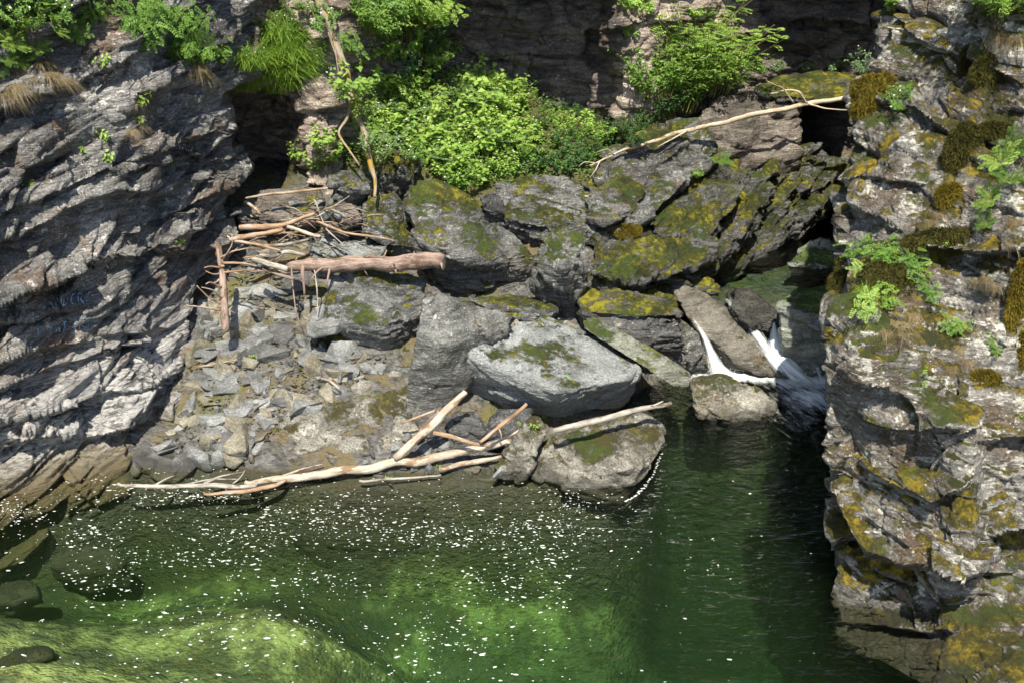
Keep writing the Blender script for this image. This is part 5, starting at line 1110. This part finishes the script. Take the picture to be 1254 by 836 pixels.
fall('tiny white trickle in the dark gap left of the pointed mossy rock', [(817, 422, 15.9), (814, 436, 15.8), (812, 448, 15.7)], [(824, 421, 15.9), (829, 436, 15.8), (835, 448, 15.7)], [.3, .55, .6], .02)
fall('faint spray running down beside the green-topped boulder', [(965, 415, 15.75), (978, 440, 15.6), (990, 462, 15.4)], [(1000, 430, 15.6), (1015, 455, 15.45), (1020, 475, 15.3)], [.15, .3, .45], .03)
# froth lying on the pool below the cascade
def froth():
    n = 110; xs = np.linspace(2.2, 5.2, n); ys = np.linspace(13.2, 16.1, n); X, Y = np.meshgrid(xs, ys)
    z = .012 + .05 * np.maximum(0, fbm(np.stack([X * 4, Y * 4, X * 0], -1), 4))
    a = np.array(PZ(900, 464, 0)); b = np.array(PZ(985, 468, 0)); c = np.array(PZ(1000, 490, 0)); e = np.array(PZ(925, 460, 0))
    dn = np.zeros_like(X)
    for q, rx, ry, w in ((a, .9, .2, 1.15), (e, .65, .17, 1.15), (np.array(PZ(880, 462, 0)), .3, .14, 1.1), (b, .55, .35, 1.15), (c, .6, .5, .8), (np.array(PZ(975, 510, 0)), .5, .8, .34)): dn = np.maximum(dn, w * np.exp(-((X - q[0]) / rx) ** 2 - ((Y - q[1]) / ry) ** 2))
    z = z + .02 * dn + .05 * dn * (fbm(np.stack([X * 6, Y * 6, X * 0 + 3], -1), 3) + .5)
    i = (np.arange(n - 1)[:, None] * n + np.arange(n - 1)).ravel(); f = np.stack([i, i + 1, i + n + 1, i + n], -1)
    keep = dn.ravel()[f].max(1) > .06; f = f[keep]
    me = mesh_np('froth', np.stack([X, Y, z], -1).reshape(-1, 3), f); set_attr(me, 'across', (X * 1.4 + Y * .6).ravel()); set_attr(me, 'along', (Y * 2.2).ravel()); set_attr(me, 'dens', dn.ravel() * .95)
    tag(obj('froth', me, M['fall']), 'white froth spreading on the pool below the cascade', None, None, 'stuff')
froth()
# foam flecks drifting on the pool
def flecks():
    V, F = [], []; o = 0; tries = 0; k = 0
    while k < 3400 and tries < 60000:
        tries += 1; px = random.uniform(-20, 1010); py = random.uniform(566, 842)
        dens = .26 if px < 700 else .02
        if px < 720: dens += .75 * math.exp(-((py - 640 - .05 * (px - 400)) / 42) ** 2)
        if px > 560: dens += .55 * math.exp(-((px - 700) / 70) ** 2 - ((py - 640) / 40) ** 2)
        x, y, z = PZ(px, py, 0)
        dens *= .35 + 1.5 * max(0, .1 + 1.3 * float(vnoise(np.array([x * 1.1 + .6 * y, y * 2.1, 3.3])))) * (.6 + max(0, .5 + float(vnoise(np.array([x * 5, y * 6, 8.3])))))
        if random.random() > dens * .8 or ground_z(x, y) > -.02: continue
        s = random.choice([.002, .0025, .003, .004, .005, .006, .008, .012]) * random.uniform(.7, 1.25); m = 7; a0 = random.uniform(0, 6.28); an = random.uniform(-.5, .5); el = random.uniform(1.2, 3.)
        V.append((x, y, .009))
        for i in range(m):
            a = i / m * 6.283; r = s * random.uniform(.6, 1.25); u, w = math.cos(a) * r * el, math.sin(a) * r
            V.append((x + u * math.cos(an) - w * math.sin(an), y + u * math.sin(an) + w * math.cos(an), .004))
        F += [(o, o + 1 + i, o + 1 + (i + 1) % m) for i in range(m)]; o += m + 1; k += 1
    # foam line hugging the wide low boulder
    for (ax, ay), (bx, by) in zip([(764, 613), (778, 604), (786, 596), (796, 582), (805, 562)], [(778, 604), (786, 596), (796, 582), (805, 562), (809, 546)]):
        for i in range(12):
            t = i / 12; x, y, z = PZ(ax + (bx - ax) * t + random.gauss(2.5, .8), ay + (by - ay) * t + random.gauss(1., .6), 0); s = random.uniform(.006, .014); V.append((x, y, .01))
            for q in range(6): V.append((x + math.cos(q * 1.047) * s * 1.3, y + math.sin(q * 1.047) * s, .004))
            F += [(o, o + 1 + q, o + 1 + (q + 1) % 6) for q in range(6)]; o += 7
    tag(obj('foam', mesh_np('foam', np.array(V), np.array(F), False), M['foam']), 'white foam flecks drifting on the green pool', None, None, 'stuff')
flecks()

# ------------------------------------------------------------------ faded blue writing on the left wall
T = NT('faded_blue_paint'); co = T.n('ShaderNodeTexCoord').outputs['Object']
tr = T.n('ShaderNodeBsdfTransparent'); mx = T.n('ShaderNodeMixShader'); T.put(mx.inputs[0], T.ss(T.noise(co, 14., 5, .7), .42, .6))
T.t.links.new(tr.outputs[0], mx.inputs[1]); T.t.links.new(T.bsdf((.22, .36, .52), .7), mx.inputs[2]); M['paint'] = T.finish(mx.outputs[0])
refresh()
STROKE = {'S': [[(1, .9), (.6, 1), (.1, .8), (.3, .55), (.8, .45), (.9, .15), (.4, 0), (0, .12)]], 'A': [[(0, 0), (.5, 1), (1, 0)], [(.2, .38), (.8, .38)]], 'N': [[(0, 0), (0, 1), (1, 0), (1, 1)]], 'D': [[(0, 0), (0, 1), (.7, .85), (1, .5), (.7, .12), (0, 0)]],
          'E': [[(1, 1), (0, 1), (0, 0), (1, 0)], [(0, .5), (.75, .5)]], 'R': [[(0, 0), (0, 1), (.9, .85), (.85, .55), (0, .45), (1, 0)]], 'I': [[(.5, 0), (.5, 1)]], 'B': [[(0, 0), (0, 1), (.8, .85), (.7, .55), (0, .5), (.9, .3), (.7, 0), (0, 0)]], 'H': [[(0, 0), (0, 1)], [(1, 0), (1, 1)], [(0, .5), (1, .5)]],
          'U': [[(0, 1), (0, .2), (.5, 0), (1, .2), (1, 1)]], 'T': [[(0, 1), (1, 1)], [(.5, 1), (.5, 0)]]}
def writing(text, x, y, dx, dy, w, h):
    for i, ch in enumerate(text):
        for st in STROKE.get(ch, []):
            pts = []
            for (a, b), (c, d) in zip(st[:-1], st[1:]):
                for t in np.linspace(0, 1, 6): pts.append((x + i * dx + (a + (c - a) * t) * w, y + i * dy - (b + (d - b) * t) * h))
            q = []
            for px, py in pts:
                loc, nor, ob = hit(px, py)
                if loc is not None: q.append(tuple(loc + nor * .008 - Vector(ray(px, py)).normalized() * .01))
            if len(q) > 2: yield q
paths = list(writing('SANDERS', 50, 380, 9.2, -1.6, 6.5, 14)) + list(writing('I BAT HER', 44, 412, 8., -1.5, 5.5, 12))
root = empty('rock_writing', paths[0][0], 'faded pale blue hand-painted letters on the dark recess of the left wall', 'writing')
off = np.array(paths[0][0])
obj('lettering', tube_mesh('lettering', [(np.array(p) - off, [.008] * len(p)) for p in paths], 5, .1), M['paint'], root)

# ------------------------------------------------------------------ light, sky, camera
SUN_EL, SUN_AZ = R(60), None
to_sun = Vector((-.07, -1., 0)).normalized() * math.cos(SUN_EL) + Vector((0, 0, math.sin(SUN_EL)))
sd = bpy.data.lights.new('sun', 'SUN'); sd.energy = 5.; sd.angle = R(.5); sd.color = (1, .93, .79)
so = link(bpy.data.objects.new('sun', sd)); so.rotation_euler = to_sun.to_track_quat('Z', 'Y').to_euler(); so.location = to_sun * 40
w = bpy.data.worlds.new('World'); S.world = w; w.use_nodes = True; nt = w.node_tree
sk = nt.nodes.new('ShaderNodeTexSky'); sk.sky_type = 'NISHITA'; sk.sun_disc = False; sk.sun_elevation = SUN_EL; sk.sun_rotation = math.atan2(to_sun.x, to_sun.y)
bg = nt.nodes['Background']; nt.links.new(sk.outputs[0], bg.inputs[0]); bg.inputs[1].default_value = .105
cd = bpy.data.cameras.new('camera'); cd.sensor_width = 36; cd.lens = FPX / 1254 * 36; cd.clip_end = 500; cd.clip_start = .1
co_ = link(bpy.data.objects.new('camera', cd)); co_.location = (0, 0, CAMH); co_.rotation_euler = (R(90) - PITCH, 0, 0); S.camera = co_
S.view_settings.view_transform = 'Standard'; S.view_settings.look = 'None'; S.view_settings.gamma = 1; S.view_settings.exposure = .95
S.view_settings.use_curve_mapping = False
S.cycles.use_denoising = True
S.cycles.max_bounces = 6; S.cycles.diffuse_bounces = 3; S.cycles.glossy_bounces = 2; S.cycles.transmission_bounces = 4; S.cycles.transparent_max_bounces = 12; S.cycles.volume_bounces = 0
S.cycles.use_adaptive_sampling = True; S.cycles.adaptive_threshold = .02
